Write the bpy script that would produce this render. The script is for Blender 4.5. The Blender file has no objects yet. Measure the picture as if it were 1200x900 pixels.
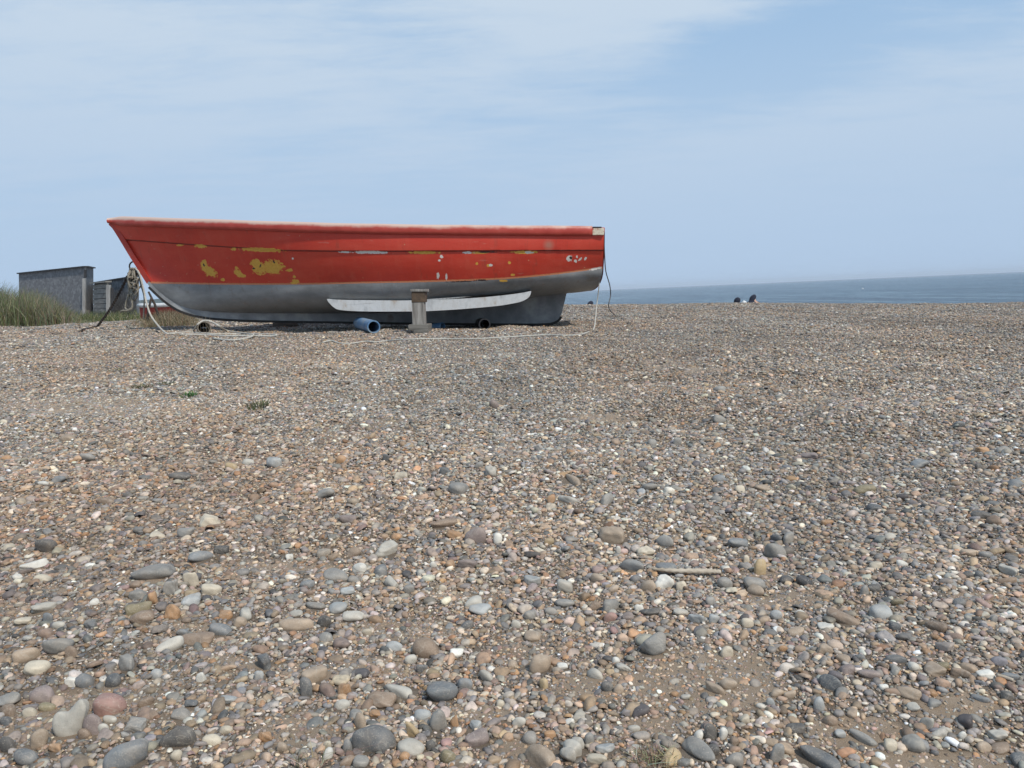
import bpy, bmesh, math, random
import numpy as np
from mathutils import Vector, Matrix, Euler

random.seed(7)
RNG = np.random.default_rng(11)
scene = bpy.context.scene
COL = scene.collection

# ------------------------------------------------------------------ camera
F = 906.0
PITCH = math.radians(6.66)
ROLL = math.radians(2.49)
CM = Matrix.Rotation(math.pi / 2 - PITCH, 3, 'X') @ Matrix.Rotation(-ROLL, 3, 'Z')
CMI = CM.transposed()
CMN = np.array(CM)


def ray(px, py):
    """unit-depth ray (world) through a point of the 1200x900 photograph"""
    return CM @ Vector(((px - 600) / F, -(py - 450) / F, -1.0))


def proj(p):
    q = CMI @ Vector(p)
    return 600 + F * q.x / -q.z, 450 - F * q.y / -q.z


def atY(px, py, Y):
    d = ray(px, py)
    return d * (Y / d.y)


# ------------------------------------------------------------------ noise
def hash2(ix, iy, seed=0):
    h = (ix.astype(np.int64) * 374761393 + iy.astype(np.int64) * 668265263 + seed * 1442695041) & 0xFFFFFFFF
    h = ((h ^ (h >> 13)) * 1274126177) & 0xFFFFFFFF
    return ((h ^ (h >> 16)) & 0xFFFFFF) / float(0xFFFFFF)


def vnoise(x, y, seed=0):
    x = np.asarray(x, float); y = np.asarray(y, float)
    ix = np.floor(x); iy = np.floor(y)
    fx = x - ix; fy = y - iy
    fx = fx * fx * (3 - 2 * fx); fy = fy * fy * (3 - 2 * fy)
    a = hash2(ix, iy, seed); b = hash2(ix + 1, iy, seed)
    c = hash2(ix, iy + 1, seed); d = hash2(ix + 1, iy + 1, seed)
    return (a * (1 - fx) + b * fx) * (1 - fy) + (c * (1 - fx) + d * fx) * fy


def sstep(a, b, x):
    t = np.clip((np.asarray(x, float) - a) / (b - a), 0, 1)
    return t * t * (3 - 2 * t)


# ------------------------------------------------------------------ terrain height
ZC_D = [-8, 0, 1, 3, 5, 7, 9, 14, 26, 80, 3500]
ZC_Z = [-.74, -.67, -.63, -.55, -.47, -.41, -.385, -.40, -.39, -.55, -.9]


def height(X, Y):
    X = np.asarray(X, float); Y = np.asarray(Y, float)
    zc = np.interp(Y, ZC_D, ZC_Z)
    s = np.interp(X, [-16, -6, 0, 6, 16, 40], [-.22, -.15, 0, .19, .62, 1.7])
    z = zc - s * sstep(-1, 8, Y) * np.where(X < 0, 1, 1 - .0 * Y)
    # foreshore: the bank falls away to the sea beyond the crest
    over = np.minimum(Y - 26, X + .2 * Y + 2)
    z = z - .13 * np.clip(over, 0, 60)
    near = 1 - sstep(20, 30, Y)
    z = z + near * ((vnoise(X * 1.3, Y * 1.6, 3) - .5) * .055 + (vnoise(X * 3.6, Y * 4.4, 4) - .5) * .030
                    + (vnoise(X * 11, Y * 11, 9) - .5) * .009)
    z = z + sstep(8, 14, Y) * (1 - sstep(40, 60, Y)) * (vnoise(X * .35, Y * .35, 5) - .5) * .06 + sstep(9, 13, Y) * (1 - sstep(40, 60, Y)) * (vnoise(X * 1.3, Y * .9, 15) - .5) * .03
    # gentle dunes inland on the left, far away
    z = z + sstep(60, 300, Y) * sstep(0, -60, X + .2 * Y) * vnoise(X * .01, Y * .01, 6) * .5
    return z


def hgt(x, y):
    return float(height(x, y))


def ground_at(px, py):
    d = ray(px, py)
    t0 = 0.3
    t = t0
    while t < 60:
        p = d * t
        if p.z < hgt(p.x, p.y):
            break
        t0 = t
        t *= 1.01
    a, b = t0, t
    for _ in range(18):
        m = (a + b) / 2
        p = d * m
        if p.z < hgt(p.x, p.y):
            b = m
        else:
            a = m
    p = d * b
    return Vector((p.x, p.y, hgt(p.x, p.y)))


# sandy places, by where they lie in the photograph (centre, half size)
SAND = [(815, 800, 120, 45), (690, 800, 70, 26), (350, 788, 60, 14), (480, 728, 80, 16), (170, 688, 60, 9),
        (560, 835, 60, 16), (1110, 888, 110, 16), (1120, 830, 60, 14), (262, 782, 60, 14), (350, 862, 60, 32), (110, 486, 150, 12),
        (705, 486, 40, 5), (610, 880, 40, 22), (925, 700, 60, 14), (905, 668, 45, 8), (330, 660, 80, 8),
        (60, 700, 60, 8), (1000, 858, 70, 22), (770, 850, 60, 16), (700, 870, 30, 10), (230, 740, 50, 10), (270, 545, 80, 5),
        (440, 775, 60, 16), (540, 690, 60, 6), (1150, 700, 40, 6)]


def sandiness(X, Y):
    """0 stony .. 1 bare sand"""
    X = np.asarray(X, float); Y = np.asarray(Y, float)
    n = .6 * vnoise(X * 1.9 + 7, Y * 1.5, 21) + .4 * vnoise(X * 5.5, Y * 4.5, 22)
    s = sstep(.68, .9, n) * .6
    # project to the picture to find the patches
    Z = np.interp(Y, ZC_D, ZC_Z)
    P = np.stack([X, Y, Z], -1) @ CMN
    px = 600 + F * P[..., 0] / np.maximum(-P[..., 2], .05)
    py = 450 - F * P[..., 1] / np.maximum(-P[..., 2], .05)
    for cx, cy, rx, ry in SAND:
        d = ((px - cx) / rx) ** 2 + ((py - cy) / ry) ** 2
        s = np.maximum(s, (1 - sstep(.25, 1.2, d + (n - .5) * 1.2)) * (.97 if cx > 560 else .8))
    return np.where(P[..., 2] > -.2, .2, s)


# ------------------------------------------------------------------ materials
def mat(name, color=(.5, .5, .5), rough=.7, metal=0.0):
    m = bpy.data.materials.new(name)
    m.use_nodes = True
    b = m.node_tree.nodes['Principled BSDF']
    b.inputs['Base Color'].default_value = (*color, 1)
    b.inputs['Roughness'].default_value = rough
    b.inputs['Metallic'].default_value = metal
    return m


class N:
    """tiny node-tree builder"""
    def __init__(s, m):
        s.t = m.node_tree; s.b = s.t.nodes['Principled BSDF']

    def n(s, typ, **kw):
        nd = s.t.nodes.new(typ)
        for k, v in kw.items():
            if k.startswith('_'):
                setattr(nd, k[1:], v)
            else:
                key = k.replace('__', ' ')
                inp = nd.inputs[key] if not key.isdigit() else nd.inputs[int(key)]
                if isinstance(v, bpy.types.NodeSocket):
                    s.t.links.new(v, inp)
                else:
                    inp.default_value = v
        return nd

    def link(s, a, b):
        s.t.links.new(a, b)

    def obj(s, scale=(1, 1, 1)):
        tc = s.n('ShaderNodeTexCoord')
        mp = s.n('ShaderNodeMapping', Vector=tc.outputs['Object'], Scale=scale)
        return mp.outputs[0]

    def noise(s, scale, vec=None, detail=4, rough=.6):
        kw = dict(Scale=scale, Detail=detail, Roughness=rough)
        if vec is not None:
            kw['Vector'] = vec
        return s.n('ShaderNodeTexNoise', **kw).outputs['Fac']

    def ramp(s, fac, stops):
        r = s.n('ShaderNodeValToRGB')
        s.link(fac, r.inputs[0])
        e = r.color_ramp.elements
        while len(e) < len(stops):
            e.new(.5)
        for i, (p, c) in enumerate(stops):
            e[i].position = p
            e[i].color = (*c, 1) if len(c) == 3 else c
        return r.outputs[0]

    def mix(s, fac, a, b, blend='MIX'):
        m = s.n('ShaderNodeMix', _data_type='RGBA', _blend_type=blend)
        for v, i in ((fac, 0), (a, 6), (b, 7)):
            if isinstance(v, bpy.types.NodeSocket):
                s.link(v, m.inputs[i])
            else:
                m.inputs[i].default_value = v if i == 0 else (*v, 1)
        return m.outputs[2]

    def math(s, op, a, b=0.0, clamp=False):
        m = s.n('ShaderNodeMath', _operation=op, _use_clamp=clamp)
        for v, i in ((a, 0), (b, 1)):
            if isinstance(v, bpy.types.NodeSocket):
                s.link(v, m.inputs[i])
            else:
                m.inputs[i].default_value = v
        return m.outputs[0]

    def attr(s, name, out='Color'):
        return s.n('ShaderNodeAttribute', _attribute_name=name).outputs[out]

    def bump(s, h, strength=.4, dist=.01):
        b = s.n('ShaderNodeBump', Height=h, Strength=strength, Distance=dist)
        s.link(b.outputs[0], s.b.inputs['Normal'])

    def base(s, c):
        s.link(c, s.b.inputs['Base Color'])

    def rough(s, c):
        s.link(c, s.b.inputs['Roughness'])


def noisy(name, stops, scale=6, rough=.75, metal=0, stretch=(1, 1, 1), bump=.3, bdist=.004, detail=6):
    m = mat(name, rough=rough, metal=metal)
    k = N(m)
    f = k.noise(scale, k.obj(stretch), detail)
    k.base(k.ramp(f, stops))
    k.bump(k.noise(scale * 3, k.obj(stretch), 5), bump, bdist)
    return m


# ------------------------------------------------------------------ object helpers
def tag(o, label=None, cat=None, group=None, kind=None):
    if label: o['label'] = label
    if cat: o['category'] = cat
    if group: o['group'] = group
    if kind: o['kind'] = kind
    return o


def make(name, verts, faces, m, parent=None, smooth=True):
    me = bpy.data.meshes.new(name)
    me.from_pydata([tuple(v) for v in verts], [], faces)
    me.update()
    if smooth:
        me.polygons.foreach_set('use_smooth', [True] * len(me.polygons))
    if m: me.materials.append(m)
    o = bpy.data.objects.new(name, me)
    COL.objects.link(o)
    if parent: o.parent = parent
    return o


def big_mesh(name, V, T, m, colors=None, smooth=True):
    """V (n,3) float, T (k,3) int triangles"""
    me = bpy.data.meshes.new(name)
    me.vertices.add(len(V))
    me.vertices.foreach_set('co', np.ascontiguousarray(V, np.float32).ravel())
    me.loops.add(T.size)
    me.loops.foreach_set('vertex_index', np.ascontiguousarray(T, np.int32).ravel())
    me.polygons.add(len(T))
    me.polygons.foreach_set('loop_start', np.arange(0, T.size, 3, dtype=np.int32))
    me.update(calc_edges=True)
    if smooth:
        me.shade_smooth()
    else:
        me.shade_flat()
    if colors is not None:
        a = me.attributes.new('scol', 'BYTE_COLOR', 'POINT')
        c = np.ones((len(V), 4), np.float32); c[:, :3] = colors
        a.data.foreach_set('color', c.ravel())
    me.materials.append(m)
    o = bpy.data.objects.new(name, me)
    COL.objects.link(o)
    return o


def empty(name, loc=(0, 0, 0), rot=None):
    o = bpy.data.objects.new(name, None)
    o.empty_display_size = .1
    COL.objects.link(o)
    o.location = loc
    if rot is not None: o.rotation_euler = rot
    return o


def bm_obj(name, bm, m, parent=None, smooth=False, bevel=0):
    if bevel:
        bmesh.ops.bevel(bm, geom=list(bm.edges), offset=bevel, segments=2, affect='EDGES', profile=.6)
    me = bpy.data.meshes.new(name)
    bm.to_mesh(me); bm.free()
    if smooth: me.polygons.foreach_set('use_smooth', [True] * len(me.polygons))
    me.materials.append(m)
    o = bpy.data.objects.new(name, me)
    COL.objects.link(o)
    if parent: o.parent = parent
    return o


def box_bm(bm, c, s, rot=None, jitter=0):
    r = bmesh.ops.create_cube(bm, size=1)
    M = Matrix.Translation(c) @ (rot.to_matrix().to_4x4() if rot else Matrix.Identity(4)) @ Matrix.Diagonal((*s, 1))
    bmesh.ops.transform(bm, matrix=M, verts=r['verts'])
    if jitter:
        for v in r['verts']:
            v.co += Vector([random.uniform(-jitter, jitter) for _ in range(3)])
    return r['verts']


def smooth_path(pts, n=6):
    """Catmull-Rom through the points"""
    P = [Vector(p) for p in pts]
    P = [P[0] * 2 - P[1]] + P + [P[-1] * 2 - P[-2]]
    out = []
    for i in range(1, len(P) - 2):
        a, b, c, d = P[i - 1:i + 3]
        for k in range(n):
            t = k / n
            out.append(.5 * ((2 * b) + (c - a) * t + (2 * a - 5 * b + 4 * c - d) * t * t + (3 * b - a - 3 * c + d) * t ** 3))
    out.append(P[-2])
    return out


def tube(path, r, sides=8, cap=True):
    """verts, faces of a tube; r a number or a list"""
    V = []; Fc = []
    n = len(path)
    up = Vector((0.13, 0.21, 1)).normalized()
    prev = None
    for i, p in enumerate(path):
        t = (path[min(i + 1, n - 1)] - path[max(i - 1, 0)]).normalized()
        if prev is None:
            a = t.cross(up)
            if a.length < .05: a = t.cross(Vector((1, 0, 0)))
            a.normalize()
        else:
            a = (prev - t * prev.dot(t)).normalized()
        prev = a
        b = t.cross(a)
        rr = r[i] if isinstance(r, (list, tuple)) else r
        for k in range(sides):
            an = 2 * math.pi * k / sides
            V.append(p + (a * math.cos(an) + b * math.sin(an)) * rr)
    for i in range(n - 1):
        for k in range(sides):
            k2 = (k + 1) % sides
            Fc.append((i * sides + k, i * sides + k2, (i + 1) * sides + k2, (i + 1) * sides + k))
    if cap:
        Fc.append(tuple(range(sides))[::-1])
        Fc.append(tuple((n - 1) * sides + k for k in range(sides)))
    return V, Fc


def rope(name, paths, r, m, parent=None, n=8):
    V = []; Fc = []
    for pts in paths:
        v, f = tube(smooth_path(pts, n), r, 7)
        o = len(V)
        V += v; Fc += [tuple(i + o for i in q) for q in f]
    return make(name, V, Fc, m, parent)


def on_ground(px, py, lift=.006):
    p = ground_at(px, py)
    p.z += lift
    return p


# ------------------------------------------------------------------ world and light
SUN_EL = math.radians(49)
SUN_AZ = math.radians(138)          # measured clockwise from the view direction (+Y): to the right, a little behind the camera
w = bpy.data.worlds.new('World')
scene.world = w
w.use_nodes = True
nt = w.node_tree
bg = nt.nodes['Background']
sky = nt.nodes.new('ShaderNodeTexSky')
sky.sky_type = 'NISHITA'
sky.sun_disc = False
sky.sun_elevation = SUN_EL
sky.sun_rotation = SUN_AZ
sky.air_density = 1.2
sky.dust_density = 1.5
sky.ozone_density = 2.0
tc = nt.nodes.new('ShaderNodeTexCoord')


def wn(typ, **kw):
    nd = nt.nodes.new(typ)
    for k, v in kw.items():
        if k.startswith('_'): setattr(nd, k[1:], v)
        else:
            inp = nd.inputs[int(k[1:])] if k[0] == 'i' and k[1:].isdigit() else nd.inputs[k]
            if isinstance(v, bpy.types.NodeSocket): nt.links.new(v, inp)
            else: inp.default_value = v
    return nd


sep = wn('ShaderNodeSeparateXYZ', i0=tc.outputs['Generated'])
zz = wn('ShaderNodeMath', _operation='MAXIMUM', i0=sep.outputs[2], i1=0.0)
zz2 = wn('ShaderNodeMath', _operation='ADD', i0=zz.outputs[0], i1=.09)
dx = wn('ShaderNodeMath', _operation='DIVIDE', i0=sep.outputs[0], i1=zz2.outputs[0])
dy = wn('ShaderNodeMath', _operation='DIVIDE', i0=sep.outputs[1], i1=zz2.outputs[0])
cmb = wn('ShaderNodeCombineXYZ', i0=dx.outputs[0], i1=dy.outputs[0])
mp1 = wn('ShaderNodeMapping', Vector=cmb.outputs[0])
mp1.inputs['Rotation'].default_value = (0, 0, math.radians(28))
mp1.inputs['Scale'].default_value = (.42, 1.0, 1)
mp1.inputs['Location'].default_value = (1.75, .9, 0)
n1 = wn('ShaderNodeTexNoise', Vector=mp1.outputs[0], Scale=.62, Detail=7, Roughness=.56, Distortion=.5)
mp2 = wn('ShaderNodeMapping', Vector=cmb.outputs[0])
mp2.inputs['Rotation'].default_value = (0, 0, math.radians(-12))
mp2.inputs['Scale'].default_value = (.8, 2.0, 1)
n2 = wn('ShaderNodeTexNoise', Vector=mp2.outputs[0], Scale=2.1, Detail=10, Roughness=.68, Distortion=.25)
cl = wn('ShaderNodeMath', _operation='MULTIPLY_ADD', i0=n2.outputs['Fac'], i1=.72, i2=n1.outputs['Fac'])


def cp(px, py):
    d = ray(px, py).normalized()
    return Vector((d.x / (d.z + .09), d.y / (d.z + .09), 0))


def soft(node_out, lo, hi, a_, b_):
    m_ = wn('ShaderNodeMapRange', Value=node_out)
    m_.interpolation_type = 'SMOOTHSTEP'
    for k_, v_ in (('From Min', lo), ('From Max', hi), ('To Min', a_), ('To Max', b_)):
        m_.inputs[k_].default_value = v_
    return m_.outputs[0]


def edge(p, q, inside):
    """signed distance to the line p-q on the cloud sheet, positive on the side of inside"""
    e_ = (q - p).normalized()
    nn_ = Vector((-e_.y, e_.x, 0))
    if (inside - p).dot(nn_) < 0: nn_ = -nn_
    dt = wn('ShaderNodeVectorMath', _operation='DOT_PRODUCT', i0=cmb.outputs[0])
    dt.inputs[1].default_value = nn_
    return wn('ShaderNodeMath', _operation='SUBTRACT', i0=dt.outputs['Value'], i1=p.dot(nn_)).outputs[0]


def bank(c_, sx_, sy_, amt):
    v_ = wn('ShaderNodeVectorMath', _operation='SUBTRACT', i0=cmb.outputs[0])
    v_.inputs[1].default_value = c_
    v2_ = wn('ShaderNodeVectorMath', _operation='MULTIPLY', i0=v_.outputs[0])
    v2_.inputs[1].default_value = (1 / sx_, 1 / sy_, 0)
    l_ = wn('ShaderNodeVectorMath', _operation='LENGTH', i0=v2_.outputs[0])
    return soft(l_.outputs['Value'], .2, 1.25, amt, 0)


sheet = soft(edge(cp(790, 150), cp(1210, -10), cp(1150, 150)), -.25, .65, 0, .24)
b1_ = bank(cp(700, 10), .62, .55, .24)
b2_ = bank(cp(120, 90), 2.3, 2.2, .22)
gap1 = bank(cp(880, 75), .42, .50, -.15)
gap2 = bank(cp(480, 20), .40, .40, -.07)
acc = cl.outputs[0]
for t_ in (sheet, b1_, b2_, gap1, gap2):
    acc = wn('ShaderNodeMath', _operation='ADD', i0=acc, i1=t_).outputs[0]
cr = wn('ShaderNodeMapRange', Value=acc)
cr.inputs['From Min'].default_value = .76
cr.inputs['From Max'].default_value = 1.16
cr.inputs['To Min'].default_value = .16
cr.inputs['To Max'].default_value = .97
cr.interpolation_type = 'SMOOTHSTEP'
# thin veil: thicker towards the horizon
hz = wn('ShaderNodeMapRange', Value=sep.outputs[2])
hz.inputs['From Min'].default_value = .0
hz.inputs['From Max'].default_value = .42
hz.inputs['To Min'].default_value = .97
hz.inputs['To Max'].default_value = .0
hz.interpolation_type = 'SMOOTHSTEP'
inv1 = wn('ShaderNodeMath', _operation='SUBTRACT', i0=1.0, i1=hz.outputs[0])
inv2 = wn('ShaderNodeMath', _operation='SUBTRACT', i0=1.0, i1=cr.outputs[0])
iv = wn('ShaderNodeMath', _operation='MULTIPLY', i0=inv1.outputs[0], i1=inv2.outputs[0])
fac = wn('ShaderNodeMath', _operation='SUBTRACT', i0=1.0, i1=iv.outputs[0])
vcol = wn('ShaderNodeMix', _data_type='RGBA', i0=hz.outputs[0])
vcol.inputs[6].default_value = (5.5, 6.5, 7.6, 1)      # high thin cloud
vcol.inputs[7].default_value = (4.15, 5.5, 7.3, 1)      # hazy air low down
blue = wn('ShaderNodeMix', _data_type='RGBA', i0=.72, i6=sky.outputs[0])
blue.inputs[7].default_value = (2.5, 4.75, 7.7, 1)
mx = wn('ShaderNodeMix', _data_type='RGBA', i0=fac.outputs[0], i6=blue.outputs[2], i7=vcol.outputs[2])
nt.links.new(mx.outputs[2], bg.inputs['Color'])
bg.inputs['Strength'].default_value = .095

sl = bpy.data.lights.new('sun', 'SUN')
sl.energy = 3.0
sl.angle = math.radians(3.0)
sl.color = (1, .94, .85)
so = bpy.data.objects.new('sun', sl)
COL.objects.link(so)
sd = Vector((math.sin(SUN_AZ) * math.cos(SUN_EL), math.cos(SUN_AZ) * math.cos(SUN_EL), math.sin(SUN_EL)))
so.rotation_euler = sd.to_track_quat('Z', 'Y').to_euler()

cam = bpy.data.cameras.new('camera')
cam.sensor_width = 36
cam.lens = 36 * F / 1200
cam.clip_start = .05
cam.clip_end = 30000
co = bpy.data.objects.new('camera', cam)
COL.objects.link(co)
co.matrix_world = CM.to_4x4()
scene.camera = co
scene.view_settings.view_transform = 'Standard'
scene.view_settings.look = 'None'
scene.view_settings.exposure = .18
scene.view_settings.gamma = 1

# ------------------------------------------------------------------ ground sheet
ms = mat('shingle_and_sand', rough=.9)
k = N(ms)
geo = k.n('ShaderNodeNewGeometry').outputs['Position']
sand = k.attr('sand', 'Fac')
stonea = k.attr('far', 'Fac')
grain = k.noise(900, geo, 3, .7)
mid = k.noise(7, geo, 6, .65)
sc_ = k.ramp(grain, [(.25, (.20, .138, .092)), (.5, (.36, .26, .175)), (.75, (.56, .44, .32))])
sc_ = k.mix(k.math('MULTIPLY', mid, .55), sc_, (.22, .16, .10))
# far shingle: cells of pebble colour
mpv = k.n('ShaderNodeMapping', Vector=geo, Scale=(1, 1, .3)).outputs[0]
v1 = k.n('ShaderNodeTexVoronoi', Vector=mpv, Scale=38.0)
v2 = k.n('ShaderNodeTexVoronoi', Vector=mpv, Scale=13.0)
hv = k.n('ShaderNodeSeparateColor', Color=v1.outputs['Color'])
hv2 = k.n('ShaderNodeSeparateColor', Color=v2.outputs['Color'])
pal = [(0, (.05, .045, .042)), (.15, (.12, .10, .085)), (.35, (.20, .155, .12)), (.5, (.22, .20, .18)), (.65, (.27, .215, .165)),
       (.8, (.34, .30, .26)), (.93, (.52, .46, .40)), (1, (.62, .57, .5))]
c1 = k.ramp(hv.outputs[0], pal)
c2 = k.ramp(hv2.outputs[0], pal)
pc = k.mix(.35, c1, c2)
sc_ = k.mix(k.ramp(sand, [(.15, (.75, .75, .75)), (.55, (0, 0, 0))]), sc_, (.10, .075, .052))  # floor between the stones painted dark for the shade in the gaps
allc = k.mix(stonea, sc_, pc)
duf = k.attr('dune', 'Fac')
dc = k.ramp(k.noise(.4, geo, 6, .7), [(.3, (.05, .07, .03)), (.6, (.13, .13, .07)), (.8, (.22, .19, .12))])
allc = k.mix(duf, allc, dc)
k.base(allc)
hgt_ = k.math('ADD', k.math('MULTIPLY', grain, .25), k.math('MULTIPLY', k.math('SUBTRACT', 1.0, v1.outputs['Distance']), 1.0))
k.bump(k.mix(stonea, grain, hgt_), .7, .006)

Yl = list(np.arange(-6, .5, .25))
y = .5
while y < 3400:
    Yl.append(y); y += max(.02, .015 * y)
Yl = np.array(Yl)
us = np.linspace(-1.7, 1.7, 420)
GX = us[None, :] * (np.maximum(Yl, 0)[:, None] + 3)
GY = np.repeat(Yl[:, None], len(us), 1)
GZ = height(GX, GY)
nr, nc = GX.shape
idx = np.arange(nr * nc).reshape(nr, nc)
a, b, c, d = idx[:-1, :-1].ravel(), idx[:-1, 1:].ravel(), idx[1:, 1:].ravel(), idx[1:, :-1].ravel()
T = np.concatenate([np.stack([a, b, c], 1), np.stack([a, c, d], 1)])
ground = big_mesh('beach_ground', np.stack([GX, GY, GZ], -1).reshape(-1, 3), T, ms)
for nm, val in (('sand', sandiness(GX, GY)), ('far', np.maximum(.15 + .85 * sstep(2.0, 9.0, GY), sstep(.6, 1.1, np.abs(GX) - .70 * np.maximum(GY, 0)) * (1 - sandiness(GX, GY)))),
                ('dune', sstep(34, 60, GY) * sstep(0, -8, GX + .2 * GY))):
    at = ground.data.attributes.new(nm, 'FLOAT', 'POINT')
    at.data.foreach_set('value', val.astype(np.float32).ravel())
tag(ground, kind='structure')

# ------------------------------------------------------------------ sea
mw = mat('sea_water', (.045, .095, .115), .22)
k = N(mw)
geo = k.n('ShaderNodeNewGeometry').outputs['Position']
g1 = k.n('ShaderNodeMapping', Vector=geo, Scale=(1, .10, 1)).outputs[0]
g3 = k.n('ShaderNodeMapping', Vector=geo, Scale=(1, .35, 1)).outputs[0]
wv = k.math('ADD', k.math('MULTIPLY', k.noise(.16, g1, 8, .7), .5), k.math('MULTIPLY', k.noise(.5, g3, 6, .7), .5))
k.base(k.ramp(wv, [(.42, (.008, .030, .056)), (.5, (.038, .085, .125)), (.58, (.12, .19, .225))]))  # light and dark of the wave faces painted into the water colour
g2 = k.n('ShaderNodeMapping', Vector=geo, Scale=(.8, .5, 1)).outputs[0]
h1 = k.noise(.45, g2, 8, .75)
k.bump(h1, 1.0, .9)
k.b.inputs['IOR'].default_value = 1.33
k.b.inputs['Specular IOR Level'].default_value = .28
sxs = np.concatenate([-np.geomspace(9000, 30, 24), np.linspace(-25, 25, 11), np.geomspace(30, 9000, 24)])
sys_ = np.geomspace(28, 9000, 60)
SX, SY = np.meshgrid(sxs, sys_)
SZ = np.full_like(SX, -3.9)
nr, nc = SX.shape
idx = np.arange(nr * nc).reshape(nr, nc)
a, b, c, d = idx[:-1, :-1].ravel(), idx[:-1, 1:].ravel(), idx[1:, 1:].ravel(), idx[1:, :-1].ravel()
sea = big_mesh('sea', np.stack([SX, SY, SZ], -1).reshape(-1, 3), np.concatenate([np.stack([a, b, c], 1), np.stack([a, c, d], 1)]), mw)
tag(sea, kind='structure')

# ------------------------------------------------------------------ far hills
mh = noisy('wooded_hills', [(.35, (.022, .036, .028)), (.6, (.04, .058, .042)), (.8, (.07, .085, .06))], .02, .95, bump=0)
hv_, hf_ = [], []
nx = 90
for j, (Yh, top) in enumerate(((1250, 0), (1400, 1), (1650, 0))):
    for i in range(nx):
        u = -1.0 + .8 * i / (nx - 1)
        X = u * Yh
        tz = (13 + 10 * vnoise(i * .13, 3.1, 8) + 5 * vnoise(i * .5, 1.1, 9)) * float(sstep(-.22, -.38, u)) * top
        hv_.append((X, Yh, -3 + float(tz)))
for j in range(2):
    for i in range(nx - 1):
        p = j * nx + i
        hf_.append((p, p + 1, p + nx + 1, p + nx))
tag(make('hills', hv_, hf_, mh), kind='structure')

# ------------------------------------------------------------------ stone shapes
def ico(sub):
    bm = bmesh.new()
    bmesh.ops.create_icosphere(bm, subdivisions=sub, radius=1)
    bm.verts.ensure_lookup_table()
    V = np.array([v.co[:] for v in bm.verts]); T = np.array([[v.index for v in f.verts] for f in bm.faces])
    bm.free()
    return V, T


ICO = {s: ico(s) for s in (1, 2, 3, 4, 5)}


def rock(sub, rng, rough=.3, size=(1, 1, .6), npl=None):
    """worn stone: soft intersection of random planes; rough 0 = river pebble, 1 = broken flint"""
    V, T = ICO[sub]
    npl = npl or int(rng.integers(9, 16))
    nn = rng.normal(size=(npl, 3)); nn /= np.linalg.norm(nn, axis=1)[:, None]
    nn = np.concatenate([nn, np.eye(3), -np.eye(3)])
    dd = rng.uniform(.72, 1.0, len(nn)) if rough < .5 else rng.uniform(.55, 1.0, len(nn))
    p = 3.2 + rough * 14
    dots = np.clip(V @ nn.T, 0, None) / dd
    r = (np.sum(dots ** p, 1)) ** (-1 / p)
    r /= r.max() ** .5 * r.mean() ** .5
    q = V * r[:, None]
    # low-frequency swelling
    ph = rng.uniform(0, 6, 3)
    s = 1 + .08 * np.sin(q[:, 0] * 2.1 + ph[0]) + .07 * np.sin(q[:, 1] * 2.6 + ph[1]) + .05 * np.sin(q[:, 2] * 3 + ph[2] + q[:, 0] * 2)
    if sub >= 2:
        w3 = np.sin(q[:, 0] * 4.3 + ph[2] + 2 * q[:, 1]) * np.sin(q[:, 1] * 4.9 + ph[0]) + .5 * np.sin(q[:, 2] * 8 + q[:, 0] * 6 + ph[1])
        s = s + (.02 + .07 * rough) * w3
    if rough > .3 and sub >= 3:
        s = s + .035 * np.sin(q[:, 0] * 9 + ph[1] + 3 * q[:, 2]) * np.sin(q[:, 1] * 8 + ph[2])
    q = q * s[:, None]
    return q * np.array(size) * .5, T


PAL = np.array([(.300, .225, .155), (.345, .270, .195), (.245, .190, .140), (.200, .190, .172), (.265, .252, .232), (.150, .152, .150),
                (.400, .380, .340), (.500, .440, .350), (.330, .205, .115), (.085, .083, .080), (.620, .590, .530), (.270, .200, .175),
                (.205, .212, .212), (.330, .300, .250)])
PW = np.array([13, 12, 11, 9, 10, 7, 7, 5, 4.5, 4.5, 3.2, 5, 6, 8.])
PW /= PW.sum()
PAL = PAL * np.array([1.09, .975, .90])

mst = mat('pebble', rough=.62)
k = N(mst)
sc0 = k.attr('scol')
geo = k.n('ShaderNodeNewGeometry').outputs['Position']
nz = k.noise(95, geo, 5, .65)
f1 = k.ramp(nz, [(.3, (.62, .62, .62)), (.5, (.95, .95, .95)), (.72, (1.3, 1.26, 1.2))])
sc1 = k.mix(1.0, sc0, f1, 'MULTIPLY')
nz2 = k.noise(420, geo, 2, .6)
sc2 = k.mix(k.ramp(nz2, [(.66, (0, 0, 0)), (.74, (.45, .45, .45))]), sc1, (.5, .46, .4))
# dusting of sand
sc3 = k.mix(k.ramp(k.noise(26, geo, 4, .6), [(.5, (0, 0, 0)), (.8, (.35, .35, .35))]), sc2, (.33, .26, .19))
k.base(sc3)
k.bump(nz2, .25, .0015)
k.rough(k.ramp(nz, [(.3, (.5, .5, .5)), (.7, (.8, .8, .8))]))

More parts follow.
